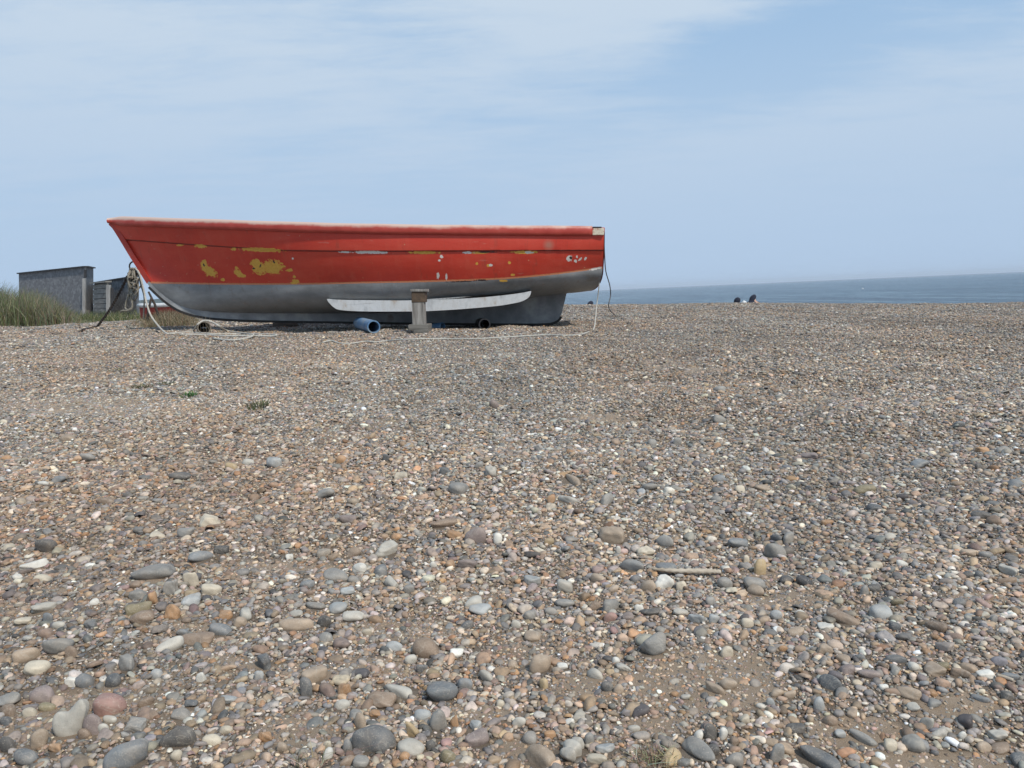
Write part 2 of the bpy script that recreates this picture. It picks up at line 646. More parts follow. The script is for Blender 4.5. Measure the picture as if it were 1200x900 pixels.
# ------------------------------------------------------------------ the individual larger stones
COLS = dict(
    cream=(.52, .45, .34), white=(.62, .59, .52), pale=(.43, .40, .34), grey=(.245, .232, .208), slate=(.122, .124, .122),
    blue=(.185, .19, .188), dark=(.10, .092, .082), brown=(.235, .17, .12), tan=(.345, .265, .19), orange=(.37, .215, .11),
    pink=(.32, .19, .155), mauve=(.235, .185, .165), olive=(.24, .20, .12), ochre=(.42, .31, .17), black=(.05, .05, .052),
    palblue=(.34, .345, .33))
CW = dict(cream='cream', white='white', pale='pale grey', grey='grey', slate='dark slate', blue='blue-grey', dark='dark grey',
          brown='brown', tan='tan', orange='orange', pink='pink speckled', mauve='mauve-brown', olive='olive-brown', ochre='ochre',
          black='blackish', palblue='pale blue-grey')
SH = dict(e='egg-shaped', r='round', f='flat', a='angular', l='long', b='blocky', s='smooth')
# landmark stones: x, y, width, height, image angle, colour, shape, label
LM = [
 (82, 845, 44, 46, 0, 'pale', 's', 'largest pale cream flint, tooth shaped, near the bottom left corner', 'the tooth-shaped flint'),
 (149, 886, 52, 34, 18, 'blue', 's', 'large blue-grey oval cobble cut by the bottom edge', 'the large blue oval cobble'),
 (208, 863, 40, 28, 0, 'dark', 's', 'dark grey rounded cobble with a tan underside', 'the dark tan-bellied cobble'),
 (131, 825, 44, 25, -5, 'pink', 'r', 'rough pink granite cobble, the only pink one', 'the pink granite cobble'),
 (440, 864, 50, 36, 8, 'slate', 's', 'largest dark slate cobble, smooth and rounded, at the bottom', 'the largest slate cobble'),
 (517, 809, 44, 27, -5, 'blue', 's', 'wide flat blue-grey cobble beside bare sand', 'the wide blue-grey cobble'),
 (500, 758, 34, 27, 10, 'brown', 'r', 'big round grey-brown cobble standing proud', 'the big round brown cobble'),
 (405, 807, 19, 24, 0, 'orange', 'b', 'upright orange brick-like block with pale specks', 'the upright orange block'),
 (765, 758, 36, 22, 0, 'grey', 'f', 'large flat grey stone above the bare sand patch', 'the flat grey stone above the sand'),
 (634, 778, 30, 26, 0, 'tan', 'r', 'dusty beige stone half sunk in sand', 'the half-sunk beige stone'),
 (671, 873, 34, 32, 40, 'pale', 'l', 'long pale grey two-lobed stone lying slantwise at the bottom', 'the two-lobed pale stone'),
 (817, 876, 38, 19, -42, 'grey', 'l', 'long grey stone with a black seam, slanting down', 'the black-seamed stone'),
 (958, 885, 46, 20, -38, 'slate', 'l', 'long dark slate finger stone half buried at the bottom', 'the slate finger stone'),
 (1156, 788, 26, 13, -5, 'white', 'a', 'brightest white triangular stone at the right edge', 'the white triangular stone'),
 (1017, 788, 26, 14, -8, 'mauve', 'e', 'reddish tan oval pebble at the end of a row of three', 'the reddish oval pebble'),
 (1043, 872, 20, 16, 0, 'cream', 'e', 'cream and grey egg-shaped stone in the stony strip', 'the cream and grey egg'),
 (246, 611, 30, 17, 0, 'cream', 'a', 'large cream heart-shaped flint lying behind smaller gravel', 'the cream heart-shaped flint'),
 (248, 690, 26, 16, -5, 'cream', 's', 'cream grey lozenge-shaped stone with smooth top', 'the cream lozenge'),
 (184, 669, 50, 17, 4, 'grey', 's', 'widest flat grey stone, a low slab, left of the cream lozenge', 'the widest grey slab'),
 (56, 639, 28, 17, 0, 'dark', 'e', 'dark oval stone with an orange right end', 'the orange-ended dark stone'),
 (556, 627, 26, 23, 0, 'mauve', 'r', 'round purple-brown cobble beside a white egg', 'the round purple cobble'),
 (346, 731, 42, 15, 0, 'tan', 'l', 'long beige sausage-shaped stone', 'the beige sausage-shaped stone'),
 (422, 665, 20, 12, 5, 'white', 'b', 'white rectangular block among small gravel', 'the white rectangular block'),
 (718, 626, 38, 24, -15, 'tan', 'a', 'large tan wedge-shaped stone embedded in gravel', 'the tan wedge stone'),
 (779, 683, 22, 20, 0, 'white', 'a', 'white lumpy flint just under the driftwood stick', 'the white flint under the driftwood'),
 (891, 665, 19, 25, 10, 'ochre', 'e', 'upright orange-tan oval stone leaning on its edge', 'the upright orange oval'),
 (905, 645, 20, 24, -20, 'grey', 'e', 'tall grey stone leaning behind two dark ones', 'the tall leaning grey stone'),
 (1034, 716, 28, 22, 0, 'palblue', 'r', 'large smooth light grey cobble, brightest of the right side', 'the big light grey cobble'),
 (1147, 603, 24, 10, 0, 'dark', 'f', 'dark flat stone alone near the right edge', 'the lone dark flat stone'),
 (81, 513, 22, 10, -8, 'tan', 'e', 'tan and brown oval stone on open sandy shingle', 'the tan oval on sandy shingle'),
 (271, 547, 16, 14, 0, 'ochre', 'r', 'yellow-tan round pebble beside a grey one', 'the yellow-tan round pebble'),
 (399, 538, 12, 14, 0, 'orange', 'r', 'bright orange round pebble in the middle distance', 'the bright orange round pebble'),
 (470, 557, 20, 10, 5, 'cream', 'a', 'cream triangular chip in the middle distance', 'the cream triangular chip'),
 (580, 474, 13, 12, 0, 'mauve', 'r', 'round pinkish grey stone farthest out in the centre', 'the far pinkish round stone'),
 (843, 491, 17, 13, 0, 'grey', 'r', 'round grey cobble alone on distant shingle', 'the lone far grey cobble'),
 (843, 560, 17, 11, 0, 'blue', 'e', 'blue-grey oval stone right of centre', 'the blue-grey oval right of centre'),
 (1078, 544, 24, 7, 0, 'blue', 'f', 'thin flat blue slab lying on the distant shingle', 'the thin blue slab'),
 (1150, 528, 20, 7, 0, 'orange', 'f', 'salmon-orange flat stone in the right distance', 'the salmon flat stone'),
]
# other large stones: x, y, width, height, angle, colour, shape
ST = [
 (29,887,28,20,5,'blue','e'),(111,848,30,32,10,'mauve','r'),(44,867,22,24,0,'tan','b'),(40,783,31,18,10,'cream','s'),(133,797,24,20,0,'slate','e'),
 (150,778,28,20,-15,'grey','b'),(33,766,28,19,15,'tan','s'),(70,755,36,22,0,'grey','s'),(83,763,17,18,0,'brown','r'),(12,819,30,15,5,'grey','f'),
 (10,831,20,14,10,'brown','e'),(9,873,20,22,0,'dark','r'),(98,796,28,20,0,'blue','b'),(84,799,16,16,0,'white','a'),(247,867,21,14,5,'cream','e'),
 (207,886,15,13,0,'cream','e'),(236,793,14,16,0,'white','a'),(268,820,24,10,0,'palblue','f'),(202,756,26,15,22,'pale','s'),(210,836,24,14,-10,'grey','b'),
 (160,848,30,18,12,'grey','a'),(123,854,13,13,0,'pale','r'),(130,843,17,11,-5,'pale','e'),(225,824,18,9,0,'slate','f'),(232,746,40,18,0,'brown','e'),
 (259,737,30,16,0,'blue','e'),(56,827,21,12,0,'olive','s'),(53,811,30,24,0,'mauve','s'),(8,844,16,12,0,'slate','e'),(265,855,16,10,0,'cream','e'),
 (100,860,16,14,0,'brown','r'),(66,876,16,12,0,'orange','a'),(33,834,17,14,0,'cream','s'),(183,790,16,12,0,'palblue','e'),(172,822,16,14,20,'brown','e'),
 (449,821,34,19,0,'brown','f'),(472,809,38,16,-22,'pale','l'),(515,844,22,28,10,'grey','e'),(482,874,34,20,-5,'pale','s'),(485,856,16,22,0,'ochre','a'),
 (495,837,22,14,0,'palblue','e'),(536,766,18,12,-10,'white','a'),(570,793,18,15,-20,'pale','e'),(545,802,17,16,0,'blue','e'),(587,824,12,11,0,'cream','r'),
 (310,775,22,18,-30,'slate','a'),(371,789,30,19,28,'tan','l'),(463,757,20,12,-5,'palblue','e'),(483,774,15,12,10,'pale','e'),(495,783,14,14,0,'slate','a'),
 (407,874,13,19,-10,'blue','e'),(384,884,15,12,0,'white','e'),(384,873,13,12,0,'cream','e'),(407,891,22,14,15,'brown','l'),(422,894,20,15,10,'grey','r'),
 (525,885,24,20,0,'olive','r'),(556,850,17,13,-15,'palblue','a'),(561,866,30,17,25,'mauve','l'),(330,876,16,14,0,'tan','r'),(311,863,17,15,0,'orange','a'),
 (474,886,15,10,0,'orange','b'),(505,875,13,12,0,'dark','b'),(423,846,15,23,-20,'tan','b'),(360,808,18,22,0,'slate','e'),(400,825,20,12,0,'pale','e'),
 (533,846,12,15,0,'orange','a'),(470,843,12,9,0,'slate','b'),(440,835,18,9,0,'orange','a'),(565,790,12,8,0,'tan','e'),(305,793,14,14,0,'palblue','a'),
 (633,886,34,28,-25,'tan','b'),(699,888,30,13,-3,'cream','l'),(711,875,22,13,0,'palblue','a'),(608,845,17,15,0,'pale','r'),(620,864,20,16,0,'grey','r'),
 (668,845,14,9,0,'white','e'),(712,804,15,15,0,'slate','r'),(725,807,14,12,0,'tan','e'),(803,816,12,8,0,'pale','e'),(853,800,24,15,-5,'tan','e'),
 (838,806,22,14,-20,'tan','b'),(785,888,30,18,28,'ochre','l'),(819,861,13,12,0,'white','r'),(848,860,12,15,20,'white','e'),(834,858,18,20,0,'dark','e'),
 (861,868,15,13,0,'brown','r'),(861,889,24,18,0,'grey','r'),(853,763,16,14,-10,'cream','s'),(660,780,15,8,0,'white','a'),(697,790,18,13,-25,'pale','e'),
 (731,782,16,11,-20,'pale','a'),(722,774,11,8,0,'white','r'),(637,801,12,15,-20,'ochre','a'),(873,843,15,12,0,'cream','a'),(690,866,14,16,0,'grey','b'),
 (646,860,16,12,0,'orange','b'),(745,876,14,9,0,'pale','e'),(836,879,17,14,0,'dark','r'),(600,778,14,10,0,'tan','r'),(742,853,14,9,0,'pale','e'),
 (1167,860,26,13,0,'pale','a'),(1173,875,26,14,-5,'brown','e'),(1154,875,16,12,0,'tan','e'),(994,783,21,14,-10,'mauve','r'),(1012,863,28,13,-35,'grey','l'),
 (959,825,15,20,0,'palblue','e'),(973,800,22,18,-20,'slate','b'),(1037,806,13,9,0,'white','a'),(1127,862,10,9,0,'white','r'),(925,813,15,11,0,'tan','r'),
 (904,823,11,13,0,'palblue','r'),(1095,822,17,10,0,'grey','e'),(1084,846,14,17,-25,'pale','e'),(1093,783,28,14,0,'tan','b'),(1124,787,22,14,-15,'brown','b'),
 (1053,771,26,10,-5,'slate','l'),(988,771,18,12,-20,'tan','e'),(918,759,12,9,0,'orange','r'),(965,761,18,16,0,'tan','b'),(910,885,20,20,0,'grey','s'),
 (932,852,24,14,0,'dark','e'),(975,843,18,14,0,'brown','r'),(1093,811,13,9,0,'orange','e'),(1070,829,18,9,-10,'pale','f'),(1193,889,22,15,10,'slate','e'),
 (1104,780,16,10,0,'olive','e'),(1071,781,14,11,0,'pale','r'),(1180,790,22,12,0,'blue','e'),(910,812,14,10,0,'tan','e'),(947,823,9,12,0,'tan','e'),
 (1150,818,20,8,-20,'blue','l'),(1110,855,12,7,0,'pale','e'),(1066,812,26,13,-20,'tan','b'),(1180,815,16,12,0,'dark','b'),(985,860,16,10,0,'palblue','f'),
 (48,678,22,14,0,'cream','b'),(23,676,13,9,0,'white','e'),(105,663,13,6,0,'white','f'),(163,696,22,14,0,'grey','b'),(180,700,12,22,-25,'orange','a'),
 (161,713,21,20,25,'olive','b'),(159,685,15,11,0,'brown','s'),(204,718,20,18,0,'orange','a'),(162,621,13,11,0,'slate','b'),(57,724,14,14,0,'blue','r'),
 (236,651,24,13,20,'blue','e'),(262,644,20,12,0,'dark','a'),(267,720,18,13,0,'orange','s'),(287,719,18,17,-35,'pale','b'),(281,728,20,16,0,'tan','b'),
 (213,740,18,10,0,'blue','e'),(218,625,22,13,0,'grey','f'),(226,703,18,15,30,'palblue','a'),(50,712,30,12,14,'pale','a'),(40,661,28,11,15,'white','a'),
 (165,724,28,14,0,'brown','f'),(108,731,17,13,0,'slate','a'),(111,705,12,10,0,'white','r'),(225,680,20,22,10,'cream','a'),(201,688,20,22,0,'grey','a'),
 (27,728,24,8,10,'cream','f'),(70,665,16,8,0,'dark','e'),(128,619,13,8,0,'cream','s'),(185,628,20,8,0,'cream','f'),(70,733,16,12,0,'pale','e'),
 (583,631,13,15,-10,'white','e'),(394,673,32,12,-4,'grey','e'),(446,669,21,14,-8,'blue','e'),(397,713,26,10,0,'palblue','e'),(459,682,17,14,-20,'pale','b'),
 (480,689,17,13,0,'grey','r'),(413,679,15,11,0,'grey','r'),(408,693,19,8,-8,'palblue','f'),(452,645,24,15,25,'pale','a'),(556,705,24,14,5,'pale','s'),
 (561,715,26,9,5,'palblue','f'),(548,731,18,12,0,'slate','r'),(381,728,20,16,-15,'dark','e'),(411,724,28,9,5,'pale','f'),(550,660,24,13,0,'mauve','b'),
 (527,661,15,12,0,'orange','r'),(508,661,10,12,0,'white','r'),(416,647,20,12,0,'brown','e'),(382,745,20,14,0,'grey','r'),(518,613,32,11,5,'brown','l'),
 (408,608,22,11,0,'mauve','e'),(531,625,24,12,0,'orange','b'),(361,684,18,11,0,'blue','e'),(481,656,13,9,0,'dark','b'),(491,644,10,6,0,'white','e'),
 (519,688,12,10,0,'cream','b'),(430,740,13,9,0,'cream','e'),(348,717,18,8,0,'pale','e'),(340,652,12,9,0,'white','a'),(370,709,26,10,-5,'grey','l'),
 (779,634,18,15,-15,'grey','r'),(742,662,28,15,-20,'grey','e'),(779,668,30,8,0,'blue','f'),(757,646,20,12,0,'cream','a'),(798,687,13,15,0,'cream','a'),
 (851,682,25,17,0,'grey','r'),(886,683,30,17,-10,'grey','e'),(886,692,15,12,-35,'tan','e'),(718,709,19,16,15,'grey','e'),(762,716,24,11,8,'dark','e'),
 (698,709,15,12,0,'brown','r'),(866,637,28,9,0,'blue','f'),(625,680,20,15,10,'palblue','a'),(663,687,24,17,0,'pale','a'),(832,705,14,14,0,'grey','r'),
 (725,644,8,13,0,'white','e'),(700,677,18,13,-15,'tan','e'),(717,723,16,12,0,'pink','r'),(737,722,17,10,0,'mauve','e'),(645,715,16,12,0,'grey','r'),
 (620,721,17,12,0,'grey','e'),(606,731,13,13,0,'pale','r'),(815,724,17,15,-15,'palblue','a'),(836,725,14,11,0,'palblue','a'),(760,688,18,16,-15,'tan','e'),
 (644,634,14,10,0,'ochre','b'),(669,621,9,11,0,'tan','e'),(877,730,14,12,0,'cream','b'),(661,705,28,10,0,'grey','e'),(748,712,12,12,0,'white','a'),
 (874,656,9,14,10,'cream','e'),(798,716,20,9,0,'pale','e'),(625,745,22,12,0,'tan','e'),
 (1049,734,16,13,0,'slate','r'),(1023,688,16,12,0,'dark','r'),(1013,692,11,14,10,'grey','e'),(922,645,19,12,0,'dark','e'),(924,630,18,14,20,'grey','e'),
 (908,630,14,12,-15,'slate','e'),(923,679,20,12,0,'black','e'),(942,680,20,14,0,'black','r'),(1026,661,18,10,5,'cream','e'),(1057,660,13,8,-10,'white','e'),
 (1052,705,18,11,0,'olive','e'),(992,725,36,14,-14,'brown','l'),(969,733,20,8,0,'white','b'),(1155,650,15,9,0,'grey','r'),(1042,628,16,10,0,'pale','e'),
 (1148,673,11,10,0,'slate','r'),(1125,706,16,10,0,'slate','e'),(938,718,14,9,0,'pale','e'),(909,721,16,13,0,'palblue','e'),(970,612,18,8,0,'orange','e'),
 (1098,734,20,13,-25,'brown','e'),(1165,725,12,12,0,'grey','e'),(1137,648,17,9,0,'tan','f'),(1180,668,18,11,-30,'pale','a'),(932,740,20,9,0,'tan','e'),
 (1132,673,15,9,0,'dark','e'),(1075,697,12,9,0,'mauve','e'),
 (69,561,18,12,0,'blue','e'),(51,566,12,7,-5,'white','e'),(104,536,18,11,-10,'grey','e'),(211,558,24,11,-5,'dark','e'),(4,494,10,6,0,'cream','e'),
 (8,537,16,9,0,'orange','e'),(127,586,22,10,-10,'brown','e'),(124,502,14,8,0,'brown','e'),(322,543,20,14,-10,'palblue','f'),(452,536,10,11,0,'slate','b'),
 (522,551,15,13,0,'slate','a'),(561,545,14,10,0,'grey','r'),(576,553,16,14,0,'pale','a'),(536,572,26,13,-5,'grey','e'),(380,580,26,8,-5,'grey','f'),
 (845,456,15,10,0,'grey','r'),(761,570,20,12,-10,'grey','e'),(672,562,22,9,-32,'tan','l'),(646,585,10,12,0,'orange','e'),(711,584,16,17,15,'grey','e'),
 (867,572,14,12,0,'cream','r'),(892,571,20,9,10,'tan','e'),(663,584,20,10,-15,'pale','e'),(794,518,12,12,0,'grey','r'),(764,519,12,11,0,'grey','e'),
 (840,522,11,10,0,'orange','r'),(1175,527,18,10,0,'grey','e'),(1148,547,11,12,0,'dark','r'),(1012,535,13,8,0,'brown','r'),(948,534,20,9,-15,'mauve','a'),
 (1190,566,22,11,-5,'blue','e'),(1011,573,26,11,5,'olive','f'),(1124,497,16,9,0,'blue','e'),(903,461,10,8,0,'dark','r'),(1112,468,12,6,0,'orange','e'),
 (1025,595,20,8,0,'slate','f'),(291,542,14,9,0,'pale','e'),(808,594,14,10,0,'mauve','e'),(1033,489,10,6,0,'blue','f'),
]
def stone(name, x, y, wpx, hpx, ang, ck, sh, rng, special=None):
    foot = ground_at(x, min(y + hpx * .28, 940))
    D = -(CMI @ foot).z
    W = wpx * D / F
    H = hpx * D / F
    th = math.atan2(-foot.z, foot.y)
    dep = W * (.72 if sh != 'l' else .45)
    yaw = 0
    if sh == 'l' or abs(ang) > 12:
        # the long side turns on the ground so that it slants in the picture
        yaw = math.atan(math.tan(math.radians(ang)) / max(math.sin(th), .12))
        yaw = max(-1.25, min(1.25, yaw))
        L = wpx * D / F
        W = min(L * math.hypot(math.cos(math.radians(ang)), math.sin(math.radians(ang)) / max(math.sin(th), .25)), L * 1.6)
        dep = min(W * .5, H * 1.2)
    if hpx > wpx * .98:
        dep = W * .6
    hv = H * H - (dep * math.sin(th)) ** 2
    Hh = math.sqrt(max(hv, 0)) / math.cos(th) if hv > 0 else 0
    Hh = max(Hh * 1.08, .42 * min(W, dep * 1.4))
    if sh == 'l': Hh = min(Hh, dep * 1.1)
    rough = dict(e=.02, r=.0, s=.08, f=.15, l=.08, b=.22, a=.5)[sh]
    sub = 5 if wpx >= 30 else 4 if wpx >= 16 else 3
    V, T = rock(sub, rng, rough, (W * 1.06, dep * 1.06, Hh * 1.12))
    if special == 'tooth':
        s = V[:, 2] / Hh
        V[:, 0] *= 1 + .22 * s
        V[:, 2] += Hh * np.clip(s, 0, 1) * (.18 * np.cos(V[:, 0] / W * 7.5 + 3.3))
    if special == 'lobes':
        V[:, 1] *= .72 + .4 * np.cos(V[:, 0] / W * 9.5) ** 2
        V[:, 2] *= .75 + .35 * np.cos(V[:, 0] / W * 9.5) ** 2
    me = bpy.data.meshes.new(name)
    me.from_pydata(V.tolist(), [], T.tolist())
    me.update(); me.shade_smooth()
    me.materials.append(MS[ck])
    o = bpy.data.objects.new(name, me)
    COL.objects.link(o)
    sink = .34 if sh != 'f' else .2
    o.location = foot + Vector((0, 0, Hh * (.5 - sink)))
    e = Euler((rng.normal() * .08, rng.normal() * .08, yaw))
    o.rotation_euler = e
    return o, foot, max(W, dep)


def stone_mat(ck):
    c = COLS[ck]
    m = mat(f'stone_{CW[ck].replace(" ", "_")}', rough=.6)
    k = N(m)
    oi = k.n('ShaderNodeObjectInfo')
    tcn = k.n('ShaderNodeNewGeometry').outputs['Position']
    n_ = k.noise(38, tcn, 7, .62)
    c1 = tuple(min(1, v * .74) for v in c); c2 = tuple(min(1, v * 1.28) for v in c)
    base = k.ramp(n_, [(.28, c1), (.5, c), (.74, c2)])
    # a light or dark cast of its own for each stone
    rnd = k.n('ShaderNodeMapRange', Value=oi.outputs['Random'])
    rnd.inputs['To Min'].default_value = .86; rnd.inputs['To Max'].default_value = 1.12
    cb = k.n('ShaderNodeCombineColor', Red=rnd.outputs[0], Green=rnd.outputs[0], Blue=rnd.outputs[0])
    base = k.mix(1.0, base, cb.outputs[0], 'MULTIPLY')
    # quartz veins and freckles
    vein = k.n('ShaderNodeTexNoise', Vector=tcn, Scale=21.0, Detail=3.0, Distortion=1.2).outputs['Fac']
    vm = k.ramp(vein, [(.485, (0, 0, 0)), (.5, (.5, .5, .5)), (.515, (0, 0, 0))])
    base = k.mix(k.math('MULTIPLY', vm, .5), base, (.5, .46, .38))
    sp = k.noise(520 if ck != 'pink' else 210, tcn, 2, .6)
    base = k.mix(k.ramp(sp, [(.60, (0, 0, 0)), (.70, (.5, .5, .5))]), base, (.5, .42, .34))
    base = k.mix(k.ramp(sp, [(.28, (.5, .5, .5)), (.38, (0, 0, 0))]), base, tuple(v * .45 for v in c))
    dust = k.ramp(k.noise(30, tcn, 5, .65), [(.46, (0, 0, 0)), (.78, (.45, .45, .45))])
    base = k.mix(dust, base, (.33, .26, .19))
    k.base(base)
    k.bump(k.math('ADD', k.math('MULTIPLY', sp, .3), n_), .35, .003)
    k.rough(k.ramp(n_, [(.3, (.48, .48, .48)), (.7, (.75, .75, .75))]))
    return m


MS = {ck: stone_mat(ck) for ck in COLS}
rs = np.random.default_rng(5)
FEET = []                       # x, y, radius, so that the loose shingle leaves room
used = set()
GRP = 'larger stones lying among the shingle'
for (x, y_, w_, h_, an, ck, sh, lab, ref) in LM:
    sp = 'tooth' if 'tooth' in lab else 'lobes' if 'two-lobed' in lab else None
    o, ft, R = stone('cobble' if w_ > 22 else 'pebble', x, y_, w_, h_, an, ck, sh, rs, sp)
    tag(o, lab, 'stone', GRP)
    used.add(lab)
    FEET.append((ft.x, ft.y, R))


def where(x, y, lx, ly):
    dx, dy = x - lx, y - ly
    n = math.hypot(dx, dy * 1.4)
    d = 'left of' if dx < 0 else 'right of'
    if abs(dy * 1.4) > abs(dx) * 1.3:
        d = 'in front of' if dy > 0 else 'behind'
    elif abs(dy * 1.4) > abs(dx) * .5:
        d = ('in front and ' if dy > 0 else 'behind and ') + d
    return n, d


for (x, y_, w_, h_, an, ck, sh) in ST:
    cand = sorted((where(x, y_, L[0], L[1]) + (L[8],) for L in LM), key=lambda q: q[0])
    size = 'large' if w_ >= 26 else 'medium' if w_ >= 17 else 'small'
    for n_, d_, ref in cand[:6]:
        dist = 'just ' if n_ < 45 else ''
        lab = f'{size} {CW[ck]} {SH[sh]} stone {dist}{d_} {ref}'
        if lab not in used and len(lab.split()) <= 16:
            break
    used.add(lab)
    o, ft, R = stone('cobble' if w_ > 22 else 'pebble', x, y_, w_, h_, an, ck, sh, rs)
    tag(o, lab, 'stone', GRP)
    FEET.append((ft.x, ft.y, R))
FEET = np.array(FEET)

# ------------------------------------------------------------------ the loose shingle (one mass)
def templates(sub, n, cut):
    out = []
    r = np.random.default_rng(100 + sub)
    for i in range(n):
        rough = float(r.choice([0, .05, .1, .3, .7], p=[.14, .18, .22, .24, .22]))
        V, T = rock(sub, r, rough, (1.15, r.uniform(.6, .95) * 1.1, r.uniform(.38, .75)))
        cz = V[T].mean(1)[:, 2]
        T = T[cz > cut * V[:, 2].max()]
        used_ = np.unique(T)
        mp = -np.ones(len(V), int); mp[used_] = np.arange(len(used_))
        out.append((V[used_], mp[T]))
    return out


TPL = {1: templates(1, 24, -.4), 2: templates(2, 40, -.6), 3: templates(3, 40, -.7)}
PV, PT, PC = [], [], []
voff = 0


def scatter(sub, X, Y, S, rng, lift=.12):
    """stones of size S at X, Y as one lump of triangles"""
    global voff
    n = len(X)
    if not n: return
    tp = TPL[sub]
    which = rng.integers(0, len(tp), n)
    yaw = rng.uniform(0, 2 * np.pi, n)
    tx = rng.normal(0, .28, n); ty = rng.normal(0, .28, n)
    Z = height(X, Y)
    sd = sandiness(X, Y)
    ci = rng.choice(len(PAL), n, p=PW)
    C = PAL[ci] * np.exp(rng.normal(0, .24, (n, 1))) * rng.uniform(.95, 1.05, (n, 3))
    # patches of paler, darker and browner stones; farther ones darker and cooler
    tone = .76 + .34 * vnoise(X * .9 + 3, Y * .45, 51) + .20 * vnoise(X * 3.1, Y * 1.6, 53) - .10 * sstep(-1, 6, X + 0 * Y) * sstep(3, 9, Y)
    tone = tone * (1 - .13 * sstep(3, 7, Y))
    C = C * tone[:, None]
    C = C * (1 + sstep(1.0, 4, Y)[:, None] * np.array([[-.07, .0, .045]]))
    br_ = (vnoise(X * 1.4, Y * .8, 52) - .45)[:, None]
    C = np.clip(C * (1 + br_ * np.array([[.14, .0, -.12]])), .01, .8)
    for ti, (TV, TT) in enumerate(tp):
        s = np.nonzero(which == ti)[0]
        if not len(s): continue
        m = len(TV)
        P = TV[None] * S[s][:, None, None]
        # tilt about x then y, then yaw
        cx, sx = np.cos(tx[s])[:, None], np.sin(tx[s])[:, None]
        yy = P[..., 1] * cx - P[..., 2] * sx; z1 = P[..., 1] * sx + P[..., 2] * cx
        cy, sy = np.cos(ty[s])[:, None], np.sin(ty[s])[:, None]
        xx = P[..., 0] * cy + z1 * sy; z2 = -P[..., 0] * sy + z1 * cy
        cc, ss = np.cos(yaw[s])[:, None], np.sin(yaw[s])[:, None]
        xw = xx * cc - yy * ss + X[s][:, None]; yw = xx * ss + yy * cc + Y[s][:, None]
        zw = z2 + (Z[s] + S[s] * (lift - .14 * sd[s]) * rng.uniform(.5, 1.6, len(s)))[:, None]
        PV.append(np.stack([xw, yw, zw], -1).reshape(-1, 3).astype(np.float32))
        PT.append((TT[None] + (voff + np.arange(len(s)) * m)[:, None, None]).reshape(-1, 3).astype(np.int32))
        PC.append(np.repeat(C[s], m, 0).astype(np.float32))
        voff += len(s) * m


def field(y0, y1, dens, smin, med, smax, sig, rng, margin=.9, sandk=.8):
    Wd = .70 * y1 + margin
    n = int((y1 - y0) * 2 * Wd * dens)
    X = rng.uniform(-Wd, Wd, n); Y = rng.uniform(y0, y1, n)
    S = np.clip(med * np.exp(rng.normal(0, sig, n)), smin, smax)
    keep = np.abs(X) < .70 * Y + margin
    keep &= rng.uniform(0, 1, n) > sandiness(X, Y) * sandk
    X, Y, S = X[keep], Y[keep], S[keep]
    # leave room for the individual stones
    ok = np.ones(len(X), bool)
    for fx, fy, R in FEET:
        if fy > y1 + .3 or fy < y0 - .3: continue
        ok &= (X - fx) ** 2 + (Y - fy) ** 2 > (R * .36 + S * .2) ** 2
    X, Y, S = X[ok], Y[ok], S[ok]
    px = S * F * .853 / np.maximum(Y, .5)
    return X, Y, S, px


rg = np.random.default_rng(77)
bands = [  # y0, y1, density, smallest, median, largest, spread, how far sand thins it out
    (.55, 1.6, 1100, .014, .019, .034, .30, .92), (.55, 1.6, 7000, .007, .0120, .018, .33, .82), (.55, 1.6, 40000, .003, .0054, .009, .35, .45),
    (1.6, 2.6, 900, .015, .020, .036, .30, .92), (1.6, 2.6, 7500, .0075, .0122, .019, .33, .8), (1.6, 2.6, 19000, .004, .0062, .009, .3, .4),
    (2.6, 4.2, 500, .016, .022, .038, .30, .9), (2.6, 4.2, 7000, .008, .0125, .021, .34, .65), (2.6, 4.2, 4000, .006, .008, .011, .2, .3),
    (4.2, 7.0, 4200, .0095, .0148, .032, .36, .6), (7.0, 11.0, 1900, .013, .020, .040, .34, .5), (11.0, 17.0, 650, .020, .029, .05, .28, .3),
    (17.0, 27.0, 190, .030, .040, .065, .22, .0)]
for (y0, y1, dens, smin, med, smax, sig, sk) in bands:
    X, Y, S, px = field(y0, y1, dens, smin, med, smax, sig, rg, margin=(.9 if med < .009 else 2.3), sandk=sk)
    off = np.abs(X) > .70 * Y + .35          # beyond the photograph's frame: simpler stones
    px = np.where(off, np.minimum(px, 4), px)
    hi = px > 15
    lo = px <= 4.2
    mi = ~hi & ~lo
    scatter(3, X[hi], Y[hi], S[hi], rg)
    scatter(2, X[mi], Y[mi], S[mi], rg)
    scatter(1, X[lo], Y[lo], S[lo], rg)
V_ = np.concatenate(PV); T_ = np.concatenate(PT); C_ = np.concatenate(PC)
print('SHINGLE', len(V_), len(T_))
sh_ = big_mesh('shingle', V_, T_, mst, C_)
tag(sh_, 'loose brown, grey, cream and orange pebbles covering the whole beach', 'shingle', kind='stuff')
del PV, PT, PC, V_, T_, C_

# ------------------------------------------------------------------ the red boat
RX = (CM @ Vector((1, 0, 0))); RX.y = 0; RX.normalize()
RZ = RX.cross(Vector((0, 1, 0))).normalized()
BO = atY(420, 377, 9.45)
BM = Matrix(((RX.x, 0, RZ.x, BO.x), (RX.y, 1, RZ.y, BO.y), (RX.z, 0, RZ.z, BO.z), (0, 0, 0, 1)))
boat = empty('fishing_boat')
boat.matrix_world = BM
tag(boat, 'large open wooden boat with red topsides and grey bottom resting on the shingle', 'boat')
BMi = BM.inverted()


def loc(px, py, yl):
    """boat-local point on the plane y = yl seen at a photograph pixel"""
    d = ray(px, py)
    dl = BMi.to_3x3() @ d
    ol = BMi @ Vector((0, 0, 0))
    t = (yl - ol.y) / dl.y
    return ol + dl * t


